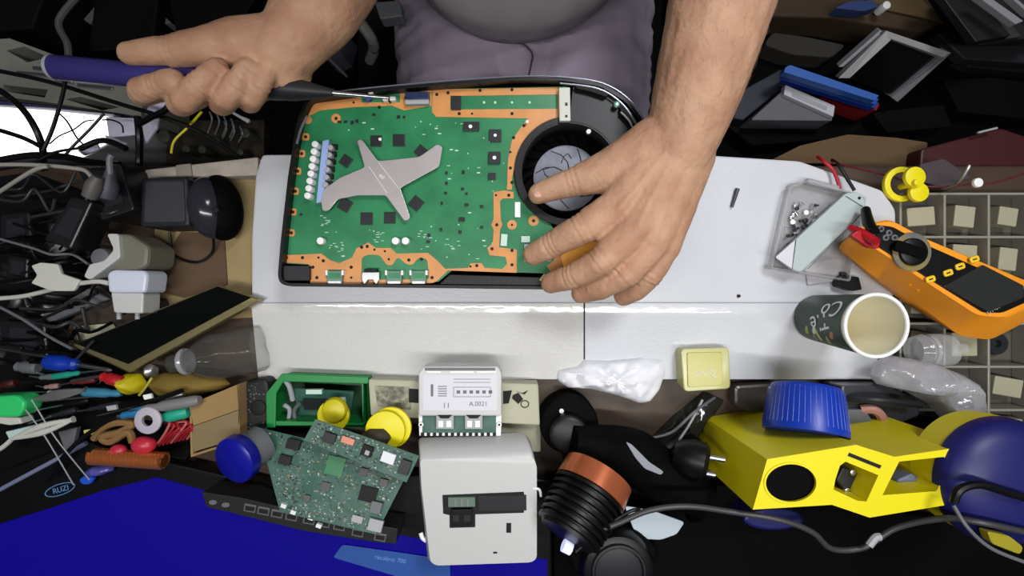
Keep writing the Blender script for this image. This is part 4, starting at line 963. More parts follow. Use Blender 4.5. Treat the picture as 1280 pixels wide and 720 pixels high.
busy_board(t, [(394, 524, .052), (524, 570, .056), (508, 603, .058), (380, 550, .054)], 0, .0016, rs, 80,
  [(.76, .4, .012, .009, .004, paper), (.20, .5, .011, .009, .003, black_pl), (.56, .45, .010, .009, .003, hole_m), (.57, .5, .004, .004, .0038, lt_grey), (.36, .35, .012, .006, .002, mat('bit_copper', (170, 110, 90), .4, metal=.4)), (.93, .5, .009, .012, .004, dark_grey)])

# network switch strip
t = thing('network_switch', 'long black network switch edge with a row of silver ports along the blue screen', 'network switch', P(372, 648, 0))
sw = [(252, 615), (300, 622), (400, 645), (497, 661), (495, 680), (470, 678), (380, 664), (300, 644), (258, 634)]
slab('switch_body', rnd(sw, 2), .035, .03, mat('switch_black', (30, 30, 32), .4), t, .001)
def portpos(x): return 633 + (x - 300) * .205
for x in (312, 329, 346, 364, 386, 405, 424, 447, 475):
    y = portpos(x) + (3 if x > 440 else 0)
    c_ = slab('port', rect(x, y, 15, 10, 11), .0362, .002, mat('port_metal', (120, 122, 122), .35, metal=.6), t, .0004)
    slab('port_opening', [(x - 5, y - 3), (x + 6, y - 1), (x + 5, y + 4), (x - 6, y + 2)], .0368, .001, hole_m, t)
for x in (266, 282): slab('vent_mark', circ(x, portpos(x) + 2, 5, 3, n=14), .0362, .001, mid_grey, t)
for x, y in ((354, 633), (366, 641), (388, 648), (398, 658)): tag(slab('silver_clip', rect(x, y, 7, 5, 20), .0415, .004, white_pure, None, .0005), 'tiny white clip on top of the network switch by the tilted board', 'clip', 'white clips on the network switch')

# ---------------------------------------------------------------- monitor with blue screen
ms = [(-60, 683), (0, 655), (60, 636), (130, 613), (196, 597), (262, 615), (330, 636), (430, 657), (560, 680), (684, 700), (684, 790), (-60, 790)]
t = thing('monitor', 'flat monitor lying face up along the bottom, black bezel round a plain blue screen', 'monitor', P(300, 680, 0))
slab('bezel', [(-80, 646), (0, 590), (60, 566), (96, 548), (150, 566), (200, 576), (262, 590), (330, 606), (430, 600), (560, 592), (690, 600), (690, 800), (-80, 800)], 0, .018, black_pl, t, .002)
blue_scr = bpy.data.materials.new('blue_screen'); blue_scr.use_nodes = True
b = blue_scr.node_tree.nodes['Principled BSDF']; b.inputs['Base Color'].default_value = (.004, .004, .01, 1); b.inputs['Roughness'].default_value = .35
b.inputs['Emission Color'].default_value = (.012, .0, 1, 1); b.inputs['Emission Strength'].default_value = .21; b.inputs['Specular IOR Level'].default_value = .15
slab('screen', ms, .0008, .0008, blue_scr, t)
bm = bmesh.new(); tube_bm(bm, [P(0, 612, .002), P(108, 554, .002)], .0022, 8); fin('bezel_strip', bm, mat('bezel_highlight', (160, 168, 205), .3, metal=.5), t, True)  # white-blue highlight of the strip is put into its colour
bm = bmesh.new(); tube_bm(bm, cr([P(75 + 19 * math.cos(a * PI / 12) * .97 + 0, 612 + 7 * math.sin(a * PI / 12) - 19 * math.cos(a * PI / 12) * .28, .0006) for a in range(25)], 2), .0005, 5); fin('logo_oval', bm, mat('logo_blue', (96, 140, 190), .4), t, True)
text('logo_text', 'RUZI', 76, 612, .0004, 7, mat('logo_blue', (0, 0, 0)), t, -16)
t = thing('plastic_card', 'narrow translucent blue plastic card lying on the blue screen', 'card', P(490, 702, .001))
slab('card_sheet', rnd([(428, 681), (562, 700), (563, 722), (500, 722), (416, 697)], 4), .004, .0012, mat('card_blue', (56, 92, 165), .3, alpha=.9), t, .0003)
text('card_text', 'recobro: 700', 488, 699, .0042, 5.5, mat('card_ink', (100, 150, 205), .5), t, 9)

exec_rest = 2
# ---------------------------------------------------------------- left of the board
tag(slab('cardboard_sheet', [(196, 214), (330, 216), (332, 396), (250, 400), (190, 396)], ZB + .002, .002, mat('tan_card', (160, 140, 98), .8, var=.12, vscale=20), None), 'tan cardboard sheet on the bench under the phone and round camera', 'cardboard')
tag(slab('cardboard_sheet', [(226, 290), (280, 292), (284, 356), (230, 372), (180, 360)], ZB + .0035, .0015, mat('brown_card', (92, 72, 54), .85), None), 'darker brown cardboard piece between the round camera and the phone', 'cardboard')
t = thing('cable_trunking', 'beige stained cable trunking along the back edge of the bench', 'trunking', P(250, 210, ZB))
slab('trunking_body', [(180, 212), (322, 196), (322, 219), (184, 224)], -.004, .021, mat('beige_rail', (190, 180, 168), .6, var=.2, vscale=80), t, .0015)
slab('trunking_clip', [(219, 206), (238, 204), (240, 224), (220, 224)], -.002, .004, mat('rail_clip', (150, 142, 130), .6), t, .001)
# webcam-like device
t = thing('square_speaker', 'dark grey square speaker box at the left, beside the round black camera', 'speaker', P(206, 252, ZB))
slab('speaker_body', rnd([(176, 222), (234, 220), (237, 283), (174, 284)], 6), .02, .043, dark_grey, t, .003)
slab('speaker_face', rnd([(182, 227), (229, 226), (231, 277), (180, 278)], 5), .0208, .001, mat('speaker_face', (54, 55, 60), .5), t, .0004)
t = thing('round_camera', 'glossy black round camera lying beside the square grey speaker', 'camera', P(266, 262, ZB))
gloss = mat('gloss_black', (44, 44, 52), .16)
b2 = bmesh.new(); bmesh.ops.create_uvsphere(b2, u_segments=40, v_segments=24, radius=1, matrix=Matrix.Translation(P(264, 260, .0)) @ Matrix.Rotation(.15, 4, 'Z') @ Matrix.Diagonal((.021, .031, .024, 1)))
fin('camera_shell', b2, gloss, t, True)
b2 = bmesh.new(); bmesh.ops.create_uvsphere(b2, u_segments=40, v_segments=24, radius=1, matrix=Matrix.Translation(P(276, 260, -.003)) @ Matrix.Rotation(.15, 4, 'Z') @ Matrix.Diagonal((.020, .033, .021, 1)))
fin('camera_back', b2, black_soft, t, True)
disc('camera_eye', 269, 262, 3.5, .0245, .003, hole_m, t, .0004, 16)
tag(tube('black_cable', [(212, 290, -.015), (218, 318, -.018), (245, 328, -.018), (265, 316, -.018), (267, 296, -.010)], .0013, black_pl), 'thin black cable loop under the round camera on the cardboard', 'cable')
# chargers
t = thing('usb_charger', 'white wall charger with two short prongs pointing down the picture', 'charger', P(157, 360, 0))
slab('charger_body', rnd([(133, 342), (140, 337), (180, 338), (184, 344), (181, 366), (135, 366)], 4), .03, .03, mat('charger_white', (205, 210, 226), .35), t, .003)
slab('charger_neck', rnd([(138, 365), (179, 366), (178, 392), (142, 391)], 3), .026, .024, white_pl, t, .002)
for x in (149, 172): tube('prong', [(x, 388, .016), (x, 399, .016)], .0022, lt_grey, t, 10, False)
t = thing('plug_adapter', 'beige rounded plug adapter with a round opening above the white charger', 'adapter', P(150, 316, 0))
slab('adapter_body', rnd([(138, 292), (160, 292), (186, 308), (184, 332), (172, 338), (140, 338)], 6), .028, .04, mat('adapter_beige', (112, 110, 96), .5), t, .004)
slab('adapter_collar', rnd([(133, 292), (148, 292), (150, 322), (112, 350), (104, 346), (112, 330), (130, 326), (142, 312)], 4), .033, .02, white_pl, t, .003)
disc('adapter_opening', 124, 322, 12, .030, .01, mid_grey, t, .002, 24)
tag(slab('torn_white_piece', rnd([(38, 332), (50, 328), (72, 330), (76, 342), (100, 350), (92, 364), (64, 364), (38, 354), (46, 344)], 3), .030, .004, off_white, None, .001), 'ragged pale plastic piece among cables left of the adapter', 'plastic piece')
tag(tube('white_cable', [(-20, 374, .012), (30, 370, .012), (80, 358, .02), (118, 352, .03), (136, 354, .03)], .0022, off_white), 'white charging cable running left from the white charger', 'cable')
t = thing('power_strip', 'grey flat power strip under the white charger', 'power strip', P(100, 380, ZB))
plate('strip_body', [(52, 394, .0), (110, 360, .004), (136, 374, .004), (60, 404, .0)], .012, mid_grey, t, .002)
bm = bmesh.new(); tube_bm(bm, [P(54, 398, .002), P(122, 366, .006)], .0014, 6); fin('strip_groove', bm, hole_m, t)
tag(slab('dark_box', rnd([(86, 400), (130, 376), (196, 374), (206, 396), (120, 430)], 4), -.006, .016, mat('dk_brown', (52, 42, 34), .7), None, .002), 'dark brown box half hidden under the phone', 'box')
tag(slab('paper_slip', [(94, 408), (140, 404), (146, 412), (104, 425)], -.002, .001, cream_pl, None), 'pale paper slip poking out above the phone', 'paper')
# phone
t = thing('large_phone', 'large black phone with gold edges lying diagonally on the left', 'phone', P(205, 410, 0))
ph = [(88, 432, .018), (272, 356, .012), (327, 374, .012), (161, 466, .020)]
plate('phone_body', ph, .009, gold_edge, t, .0015)
plate('phone_screen', [(95, 430, .0188), (272, 358, .0128), (314, 372, .0128), (160, 455, .0208)], .001, screen_dark, t, .0002)
# clear bottle
t = thing('clear_bottle', 'empty clear plastic water bottle lying below the phone', 'bottle', P(270, 445, ZB))
a1_, b1_ = P(214, 455, .004), P(324, 436, .004)
lathe('bottle_body', [(0, 0), (0, .009), (.010, .009), (.012, .012), (.016, .012), (.018, .010), (.030, .018), (.045, .0235), (.060, .0225), (.078, .0235), (.090, .022), (.092, .012), (.086, 0)], a1_, b1_, film('bottle_clear', (96, 100, 98), .08, .65, .08, .5, 45), t, 36)
lathe('bottle_ring', [(.012, .0125), (.014, .0135), (.017, .0125)], a1_, b1_, clear_bag, t, 28)
tag(lathe('silver_ball', [(0, 0), (.0005, .003), (.003, .0055), (.006, .0065), (.009, .0055), (.012, 0)], P(189, 463, .018), P(189, 463, .03), steel, None, 20), 'small shiny metal ball between the phone corner and bottle neck', 'ball')
# cardboard holder box
t = thing('cardboard_box', 'small open cardboard box holding red wires, left of the green bin', 'box', P(262, 520, ZB))
bo = [(236, 506), (298, 480), (300, 552), (238, 572)]
slab('box_wall', bo, .022, .044, card, t, .0008, holes=[inset(bo, 3)]); slab('box_floor', inset(bo, 2), -.018, .003, card_dk, t)
plate('box_flap', [(236, 506, .0235), (296, 481, .0235), (298, 512, .026), (242, 532, .026)], .002, card, t); plate('box_flap', [(242, 533, .026), (298, 513, .026), (298, 548, .020), (238, 566, .020)], .002, mat('card_mid', (128, 112, 80), .85), t)
# black perforated puck
t = thing('perforated_speaker', 'black perforated round speaker left of the green bin', 'speaker', P(318, 505, ZB))
slab('speaker_body', rnd([(298, 478), (334, 472), (342, 540), (306, 546)], 10), .008, .032, mat('perf_black', (26, 26, 28), .6, rgb2=(8, 8, 9), vscale=260), t, .003)
disc('speaker_cone', 322, 510, 10, .0095, .004, hole_m, t, .001, 24)
bm = bmesh.new(); rs = random.Random(4)
for i in range(34): prism_bm(bm, circ(rs.uniform(304, 336), rs.uniform(482, 538), rs.choice((.8, 1.2)), n=6), .0085, .001)
fin('speaker_specks', bm, mat('speck', (90, 90, 92), .5), t)['kind'] = 'stuff'
# blue cap bottle
t = thing('capped_bottle', 'bottle with a round royal blue cap lying left of the tilted circuit board', 'bottle', P(300, 570, 0))
q0, q1 = P(291, 577, .046), P(330, 553, .02)
lathe('bottle_cap', [(-.001, 0), (-.001, .019), (.001, .0215), (.010, .022), (.012, .0205), (.012, 0)], q0, q1 * .6 + (q0 - Vector((0, 0, .03))) * .4, royal_cap, t, 40)
lathe('bottle_neck', [(.010, 0), (.010, .017), (.03, .018), (.03, 0)], q0, q1, mid_grey, t, 32)
# green cap, tweezers and small tools
LT = []
t = thing('green_marker', 'bright green plastic tool end at the left edge', 'marker', P(10, 508, 0))
slab('green_cap', rnd([(-20, 496), (20, 494), (31, 502), (30, 512), (22, 522), (-20, 522)], 4), .03, .02, mat('mint_green', (50, 200, 110), .4), t, .003); slab('cap_collar', rnd([(-20, 520), (24, 522), (27, 530), (10, 532), (-20, 526)], 3), .026, .014, off_white, t, .002)
def tweezers(a, b_, w0, m_, label, z=.02):
    t = thing('tweezers', label, 'tweezers', P(*a, z))
    for s in (-1, 1):
        d = (Vector(b_) - Vector(a)).normalized(); nn = Vector((-d.y, d.x)) * w0 * s
        tube('tweezer_arm', [(a[0], a[1], z), ((a[0] + b_[0]) / 2 + nn.x, (a[1] + b_[1]) / 2 + nn.y, z + .002), (b_[0] + nn.x * .1, b_[1] + nn.y * .1, z)], [.0012, .003, .0012], m_, t, 8)
    return t
tweezers((14, 549), (92, 524), 4, off_white, 'white bent tweezers at the far left below the green tool', .028)
tweezers((40, 500), (108, 487), 3, dull_steel, 'grey steel tweezers pointing left above the white ones', .02)
t = thing('brush', 'pale flat brush with white bristles between the two white tweezers', 'brush', P(30, 545, .01))
slab('brush_head', rnd([(6, 540), (50, 530), (52, 540), (12, 551)], 2), .024, .010, mat('bristle', (186, 206, 204), .8, bump=.4, bscale=900), t, .001); tube('brush_handle', [(-20, 572, .022), (2, 560, .022), (16, 548, .022)], .0022, off_white, t)
def driver(name, hx0, hy0, hx1, hy1, tx, ty, r, m_, label, z=.0, cat='screwdriver', shaft=steel):
    t = thing(name, label, cat, P(hx0, hy0, z))
    A_, B_ = P(hx0, hy0, z + r), P(hx1, hy1, z + r); L = (B_ - A_).length
    lathe('handle', [(0, 0), (0, r * .75), (L * .08, r), (L * .6, r), (L * .75, r * .7), (L * .9, r * .8), (L, r * .5), (L, 0)], A_, B_, m_, t, 18)
    C_ = P(tx, ty, z + r); 
    lathe('shaft', [(0, r * .28), ((C_ - B_).length * .9, r * .28), ((C_ - B_).length, r * .12)], B_, C_, shaft, t, 8)
driver('screwdriver', 58, 452, 98, 456, 140, 463, .0075, blue_pl, 'screwdriver with a fat blue handle at the left below the phone', .012)
driver('screwdriver', 154, 478, 126, 470, 88, 476, .0055, red_pl, 'screwdriver with a red handle ending at the yellow blob', .016)
driver('precision_knife', 104, 490, 152, 492, 44, 502, .0045, mat('steel_blue', (54, 120, 150), .45), 'pen-like tool with a blue handle below the red screwdriver', .012, 'knife')
driver('spudger', 66, 471, 100, 466, 130, 462, .003, teal_pl, 'short thin tool with teal tip under the blue screwdriver', .022, 'tool')
driver('solder_iron_tip', 48, 460, 20, 458, 60, 470, .006, mid_grey, 'grey capped tool at far left beside the blue screwdriver', .006, 'tool')
driver('marker_pen', 250, 500, 178, 512, 160, 515, .0052, mat('grey_pen', (120, 118, 120), .5), 'grey pen lying across the cardboard box edge', .026, 'pen')
driver('flat_file', 236, 514, 196, 524, 156, 520, .0060, mat('turquoise', (36, 160, 132), .45), 'turquoise handled file under the grey pen', .018, 'file')
driver('blue_brush', 184, 512, 152, 520, 146, 521, .0045, mat('sky_blue', (36, 110, 160), .45), 'sky blue tipped stick left of the turquoise file', .024, 'stick')
tag(blob('yellow_putty', [(150, 476), (160, 466), (176, 467), (184, 478), (178, 490), (164, 493), (154, 487)], .01, .016, mat('putty', (196, 180, 20), .5), None, .4, 60, 2, 8, 36), 'blob of yellow putty at the corner of the phone', 'putty')
tag(blob('tan_cloth', [(180, 478), (200, 466), (240, 466), (290, 474), (288, 484), (240, 496), (200, 496)], -.0, .014, mat('ochre', (120, 98, 40), .8), None, .3, 40, 2, 8, 40), 'ochre cloth scrap under the clear bottle', 'cloth')
t = tag(disc('washer', 184, 526, 17, .036, .003, mat('pale_ring', (178, 172, 184), .4), None, .001, 32, 7), 'pale round washer ring on top of the turquoise file', 'washer')
tag(tube('knotted_rope', [(118, 548, .012), (130, 534, .018), (148, 528, .020), (166, 530, .018), (150, 540, .020), (128, 546, .020), (138, 552, .02), (160, 540, .022), (166, 552, .018)], .0035, mat('brown_cord', (130, 96, 56), .8), None, 8), 'knotted brown cord left of the washer ring', 'cord')
for i, (x, y, r, lb) in enumerate(((180, 556, 13, 'larger round red bead beside the copper coil'), (148, 563, 9, 'smaller red bead half behind the copper coil'))):
    b2 = bmesh.new(); bmesh.ops.create_uvsphere(b2, u_segments=24, v_segments=16, radius=r * mpp(.02), matrix=Matrix.Translation(P(x, y, .02)) @ Matrix.Diagonal((1.15, .85, .8, 1))); tag(fin('red_bead', b2, mat('berry', (190, 44, 64), .35), None, True), lb, 'bead')
for i in range(9):
    x = 194 + i * 5; tag(tube('red_wire', [(x, 558 - i * 1.2, .012), (x + 10, 545 - i, .022), (x + 18 + i % 3, 528 + (i % 4) * 3, .022), (x + 6, 524 + (i % 3) * 4, .018)], .0012, mat('wire_red', (150, 26, 34), .5) if i % 4 else mat('wire_pink', (180, 90, 90), .5)), 'thin red wire in the tangle beside the cardboard box', 'wire', 'red wires by the cardboard box')
t = thing('copper_coil', 'shiny copper wire coil below the red beads', 'coil', P(160, 574, 0))
A_, B_ = P(116, 570, .020), P(206, 576, .020); L = (B_ - A_).length; ax3 = (B_ - A_).normalized(); s3 = ax3.orthogonal().normalized(); u3 = ax3.cross(s3)
bm = bmesh.new(); tube_bm(bm, [A_ + ax3 * L * k / 340 + (s3 * math.cos(k * 2 * PI / 17) + u3 * math.sin(k * 2 * PI / 17)) * .0068 for k in range(341)], .0017, 6); fin('wire_winding', bm, mat('bright_copper', (236, 150, 90), .22, metal=.8), t, True)
lathe('coil_core', [(0, 0), (0, .006), (L, .006), (L, 0)], A_, B_, mat('copper_dark', (150, 90, 40), .4, metal=.8), t, 16)
tag(blob('blue_film', [(108, 588), (118, 582), (140, 580), (146, 586), (128, 594), (110, 596)], .004, .008, mat('film_violet', (86, 84, 160), .2), None, .5, 60, 2, 6, 24), 'scrap of violet plastic film under the copper coil', 'film')
tag(slab('blue_button', rnd([(98, 600), (106, 594), (118, 598), (112, 606), (102, 606)], 3), .008, .004, mat('btn_blue', (30, 80, 200), .4), None, .001), 'small bright blue plastic piece on the monitor bezel', 'plastic piece')
tag(slab('grey_wedge', [(72, 540), (96, 534), (92, 552), (82, 568)], .008, .006, mid_grey, None, .001), 'grey wedge-shaped plastic offcut above the monitor corner', 'plastic piece')
tag(slab('white_tag', rnd([(104, 538), (118, 536), (116, 543), (106, 544)], 2), .020, .002, mat('yl', (190, 190, 90), .5), None), 'tiny yellowish ring tag left of the brown cord', 'tag')
tag(tube('black_cable', [(60, 600, .012), (76, 575, .016), (98, 552, .02), (126, 532, .02), (180, 506, .024), (228, 488, .024)], .0022, black_pl), 'black cable sweeping from the monitor corner up past the washer', 'cable')
tag(tube('thin_wire', [(40, 500, .03), (70, 548, .03), (112, 600, .012)], .0006, lt_grey), 'thin pale wire crossing down to the bright blue piece', 'wire')
tag(tube('thin_wire', [(32, 512, .03), (56, 545, .03), (92, 606, .012)], .0006, lt_grey), 'second thin pale wire parallel to the left of the first', 'wire')
# ---------------------------------------------------------------- dark clutter of adapters and leads on the left
brick = mat('brick_black', (24, 24, 26), .35)
def abrick(pts, z, th, label, m_=brick):
    t = thing('power_adapter', label, 'power adapter', P(pts[0][0], pts[0][1], z - th))
    slab('adapter_case', rnd(pts, 4), z, th, m_, t, .003)
    cx = sum(p[0] for p in pts) / 4; cy = sum(p[1] for p in pts) / 4
    slab('adapter_label', [(cx + (x - cx) * .6, cy + (y - cy) * .6) for x, y in pts], z + .0005, .001, dark_grey, t)
abrick([(88, 246), (116, 252), (88, 312), (54, 300)], .045, .03, 'long black power adapter brick standing at a slant on the left')
abrick([(0, 268), (36, 264), (40, 300), (0, 306)], .01, .035, 'black adapter at the far left edge under the grey leads')
abrick([(96, 212), (150, 204), (168, 262), (126, 276)], .03, .05, 'bulky black adapter with ribbed cable entry above the slanted brick')
abrick([(0, 400), (56, 404), (60, 446), (0, 440)], .0, .025, 'black adapter at the far left level with the phone corner')
abrick([(10, 318), (36, 322), (34, 350), (6, 350)], .005, .03, 'small black adapter left of the ragged pale piece')
tag(blob('crumpled_black_bag', [(-30, 225), (40, 215), (110, 240), (130, 330), (90, 400), (60, 470), (40, 490), (-30, 490)], ZB, .018, mat('black_bag', (14, 14, 15), .3), None, .5, 30, 3, 14, 70, 5, True), 'crumpled black bag lying under the adapters at far left', 'bag')
t = thing('cable_gland', 'grey-violet ribbed cable boot above the slanted adapter', 'cable boot', P(135, 240, 0))
lathe('boot_body', [(0, 0), (0, .0075), (.010, .008), (.018, .005), (.028, .003), (.028, 0)], P(134, 246, .052), P(139, 208, .06), mat('boot_violet', (66, 64, 76), .5), t, 16)
tube('boot_lead', [(138, 218, .068), (137, 200, .07), (140, 194, .07)], .0025, mid_grey, t)
lathe('boot_body', [(0, 0), (0, .006), (.012, .007), (.02, .004), (.02, 0)], P(112, 246, .062), P(124, 218, .066), mat('boot_grey', (84, 82, 80), .5), t, 14)
for i in range(26):
    rs = random.Random(100 + i); x = rs.uniform(-10, 70); y = 230 + i * 9.5; z = rs.uniform(.0, .03)
    pts = [(x - 30, y + rs.uniform(-8, 8), z)]
    for k in range(4): pts.append((x + (k + 1) * rs.uniform(14, 26), y + rs.uniform(-14, 14) + k * rs.uniform(-4, 5), max(0, z + rs.uniform(-.008, .008))))
    tag(tube('tangled_lead', pts, rs.uniform(.0009, .0019), rs.choice((black_pl, black_pl, black_soft, mat('lead_grey', (44, 44, 46), .4), black_pl))), 'dark lead in the tangle of cables at the left edge of the bench', 'cable', 'tangled leads at the left edge')
named = [([(-10, 296, .035), (40, 310, .035), (64, 318, .035), (90, 318, .03), (110, 330, .03)], .0012, mid_grey, 'grey lead running right from the left edge above the ragged piece'),
 ([(-10, 246, .04), (40, 214, .055), (60, 208, .055)], .0018, mat('lead_pale', (150, 146, 140), .5), 'pale lead rising from the left edge towards the white sheet'),
 ([(-10, 206, .05), (40, 206, .05), (90, 210, .05), (110, 216, .05), (124, 240, .055)], .0018, mat('lead_pale', (0, 0, 0)), 'pale lead running right then down into the grey boot'),
 ([(0, 384, .02), (30, 400, .02), (60, 420, .02), (90, 436, .022)], .0014, mid_grey, 'grey lead running down to the corner of the phone')]
for p_, r_, m_, lb in named: tag(tube('power_lead', p_, r_, m_), lb, 'cable')

# ---------------------------------------------------------------- behind the bench, left
t = thing('metal_chassis', 'grey metal computer chassis panel with dark cut-outs at the upper left', 'chassis', P(90, 100, SL))
chm = mat('chassis_grey', (150, 148, 138), .5, var=.25, vscale=16, metal=.2)
holes_ = [[(8, 63), (30, 58), (62, 72), (34, 78)], [(4, 106), (60, 112), (56, 122), (4, 114)], [(82, 124), (100, 121), (150, 134), (128, 138)]]
plate_z = SL + .10
slab('chassis_panel', [(-20, 50), (12, 48), (85, 75), (150, 92), (180, 110), (176, 146), (140, 140), (60, 128), (-20, 118)], plate_z, .10, chm, t, .002, holes=holes_)
for x0_, y0_, x1_, y1_ in ((20, 88, 66, 92), (40, 82, 60, 84), (96, 104, 140, 108), (70, 98, 90, 100)): slab('chassis_ridge', [(x0_, y0_), (x1_, y1_), (x1_, y1_ + 4), (x0_, y0_ + 4)], plate_z + .004, .006, steel, t, .001)
slab('chassis_edge', [(-20, 124), (60, 132), (150, 143), (150, 147), (60, 136), (-20, 130)], plate_z + .006, .01, mat('edge_violet', (60, 56, 110), .4), t, .001)
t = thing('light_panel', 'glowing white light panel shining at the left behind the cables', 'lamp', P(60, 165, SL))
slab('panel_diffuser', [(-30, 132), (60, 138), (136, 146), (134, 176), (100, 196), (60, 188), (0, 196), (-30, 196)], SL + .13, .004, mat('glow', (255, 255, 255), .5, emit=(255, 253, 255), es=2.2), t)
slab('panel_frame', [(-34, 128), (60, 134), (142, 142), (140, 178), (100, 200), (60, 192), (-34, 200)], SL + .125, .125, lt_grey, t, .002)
for pts, lb in (([(132, 146), (176, 148), (172, 168), (136, 172)], 'pale grey flat box right of the glowing panel'), ([(176, 152), (198, 148), (196, 160), (182, 180)], 'small violet-white paper triangle under the hand'), ([(190, 126), (208, 122), (208, 140), (180, 142)], 'pale paper corner just under the index finger'), ([(130, 168), (158, 178), (152, 186), (136, 180)], 'white plastic connector shell among black cables'), ([(58, 212), (76, 210), (80, 218), (64, 222)], 'white connector tip below the glowing panel'), ([(92, 216), (100, 212), (102, 220), (94, 222)], 'tiny white plug right of the connector tip'), ([(96, 188), (120, 178), (124, 186), (104, 194)], 'white cable label at the lower edge of the glowing panel')):
    zt = -.06; tag(slab('paper_piece' if 'paper' in lb else 'white_connector', pts, zt, .003, mat('violet_white', (200, 200, 220), .6), None, .0005), lb, 'paper' if 'paper' in lb else 'connector')
cabs = [([(-20, 85, -.02), (60, 102, -.02), (150, 130, -.02), (200, 145, -.02), (250, 165, -.03), (300, 198, -.05)], .0022, 'thick black cable crossing diagonally in front of the metal chassis'),
 ([(-20, 100, .0), (22, 130, .0), (44, 160, .0), (54, 190, -.01), (52, 212, -.02)], .003, 'thick black cable arching down over the left of the glowing panel'),
 ([(-10, 160, .0), (28, 172, .0), (52, 184, .0)], .0022, 'black cable running right across the glowing panel'),
 ([(82, 96, .0), (78, 120, .0), (66, 160, .0), (54, 188, .0)], .0018, 'thin black cable dropping from the violet handle end to the panel'),
 ([(130, 142, -.02), (112, 162, -.02), (92, 182, -.02), (80, 196, -.02)], .0014, 'thin black cable slanting over the right part of the glowing panel'),
 ([(72, 140, -.02), (84, 152, -.02), (96, 172, -.02), (108, 184, -.02)], .0009, 'fine dark wire crossing the slanting cable on the panel'),
 ([(62, 180, -.02), (74, 170, -.02), (92, 162, -.02), (106, 152, -.02), (118, 150, -.02)], .0007, 'very fine wire arching over the glowing panel'),
 ([(128, 150, -.03), (140, 150, -.03), (152, 156, -.03), (154, 166, -.03)], .0008, 'fine wire curling on the pale grey flat box'),
 ([(172, 146, -.03), (174, 170, -.03), (174, 200, -.04), (172, 218, -.04)], .0035, 'thick black cable hanging down right of the flat box'),
 ([(212, 110, .0), (210, 134, .0), (190, 146, -.01), (172, 156, -.02)], .003, 'black cable hook just below the curled fingers'),
 ([(100, 186, -.02), (124, 176, -.02), (140, 178, -.02), (158, 186, -.02)], .003, 'black cable bundle above the white connector shell'),
 ([(0, 200, -.02), (40, 194, -.02), (80, 196, -.02), (110, 202, -.02), (150, 206, -.02)], .0035, 'black cable running along the bottom of the glowing panel'),
 ([(0, 212, .0), (40, 204, .0), (70, 190, .0), (110, 184, .0)], .0014, 'thin brown-black cable below the panel')]
for p_, r_, lb in cabs: tag(tube('loose_cable', p_, r_, black_pl), lb, 'cable')
tag(tube('yellow_wire', [(252, 140, -.04), (236, 158, -.05), (218, 176, -.05), (214, 192, -.05)], .0013, mat('yellow_wire', (210, 200, 20), .4)), 'bright yellow wire hanging below the left hand', 'wire')
tag(tube('grey_rod', [(286, 138, -.05), (300, 146, -.05), (312, 152, -.05)], [.0012, .0016, .0028], lt_grey), 'short silver pin pointing down right of the yellow wire', 'pin')
tag(tube('grey_hose', [(102, -10, -.20), (78, 18, -.20), (74, 34, -.20), (84, 54, -.20), (86, 70, -.20)], .0045, mat('hose_grey', (84, 82, 84), .5)), 'grey hose bending down in the dark upper left corner', 'hose')
for pts, lb in (([(104, 24), (118, 8), (124, 12), (112, 30)], 'small grey clip right of the bent hose'), ([(214, 10), (234, 12), (232, 20), (216, 20)], 'little pale plate at the top left of centre'), ([(182, 0), (196, 12), (214, 28), (206, 30), (184, 10)], 'silver lever slanting in the dark beside the little pale plate')):
    tag(slab('metal_clip', pts, SL + .03, .03, mid_grey, None, .001), lb, 'clip')
rs = random.Random(9)
adj = ['dark brown', 'dark green', 'black', 'grey']
ebd = mat('brown_pcb', (60, 50, 32), .6, rgb2=(22, 22, 18), vscale=60)
tag(slab('brown_circuit_board', [(180, 150), (330, 150), (330, 214), (180, 214)], SL + .02, .02, ebd, None, .001), 'brown circuit board lying in the dark below the left hand', 'circuit board')
for i, (x, y, r) in enumerate(((306, 166, 6), (232, 186, 5), (252, 187, 5), (204, 170, 8), (300, 190, 4), (270, 176, 4))):
    tag(disc('electrolytic_capacitor', x, y, r, SL + .05, .03, mat('cap_dk', (70, 72, 64), .4), None, .001, 16), 'round capacitor standing on the brown board below the left hand', 'capacitor', 'capacitors on the brown board')
for i in range(7):
    x = 262 + i * 9 if i < 4 else 240 + i * 10; tag(tube('bare_wire', [(x, 140 + i * 3, SL + .04), (x + 3, 150 + i * 3, SL + .05), (x - 2, 166 + i * 2, SL + .022)], .0012, lt_grey), 'short bare wire sticking up on the brown board', 'wire', 'bare wires on the brown board')
t = thing('curved_cover', 'dark grey curved plastic lid below the left forearm', 'lid', P(420, 70, SL))
blob('lid_shell', [(400, 60), (430, 46), (448, 58), (440, 84), (424, 92), (408, 76)], SL, .06, mat('lid_grey', (74, 74, 88), .3), t, .05, 20)
tag(tube('metal_rod', [(410, 72, -.22), (424, 86, -.22), (434, 96, -.22)], .0022, mid_grey), 'thin grey rod beside the curved plastic lid', 'rod')
for i, (pts, z, col_, lb) in enumerate((([(-20, -20), (60, -20), (40, 36), (-20, 40)], .08, (26, 25, 25), 'black box filling the top left corner'), ([(120, -20), (200, -20), (190, 60), (110, 64)], .05, (20, 20, 22), 'black case behind the bent hose'), ([(210, -10), (330, -20), (300, 30), (220, 40)], .04, (22, 21, 21), 'black case above the left wrist'), ([(0, 0), (0, 0), (0, 0), (0, 0)], 0, None, ''))):
    if col_: tag(slab('dark_case', rnd(pts, 4), SL + z, z, mat('dk%d' % i, (9, 9, 10), .7, spec=.2), None, .003), lb, 'case')

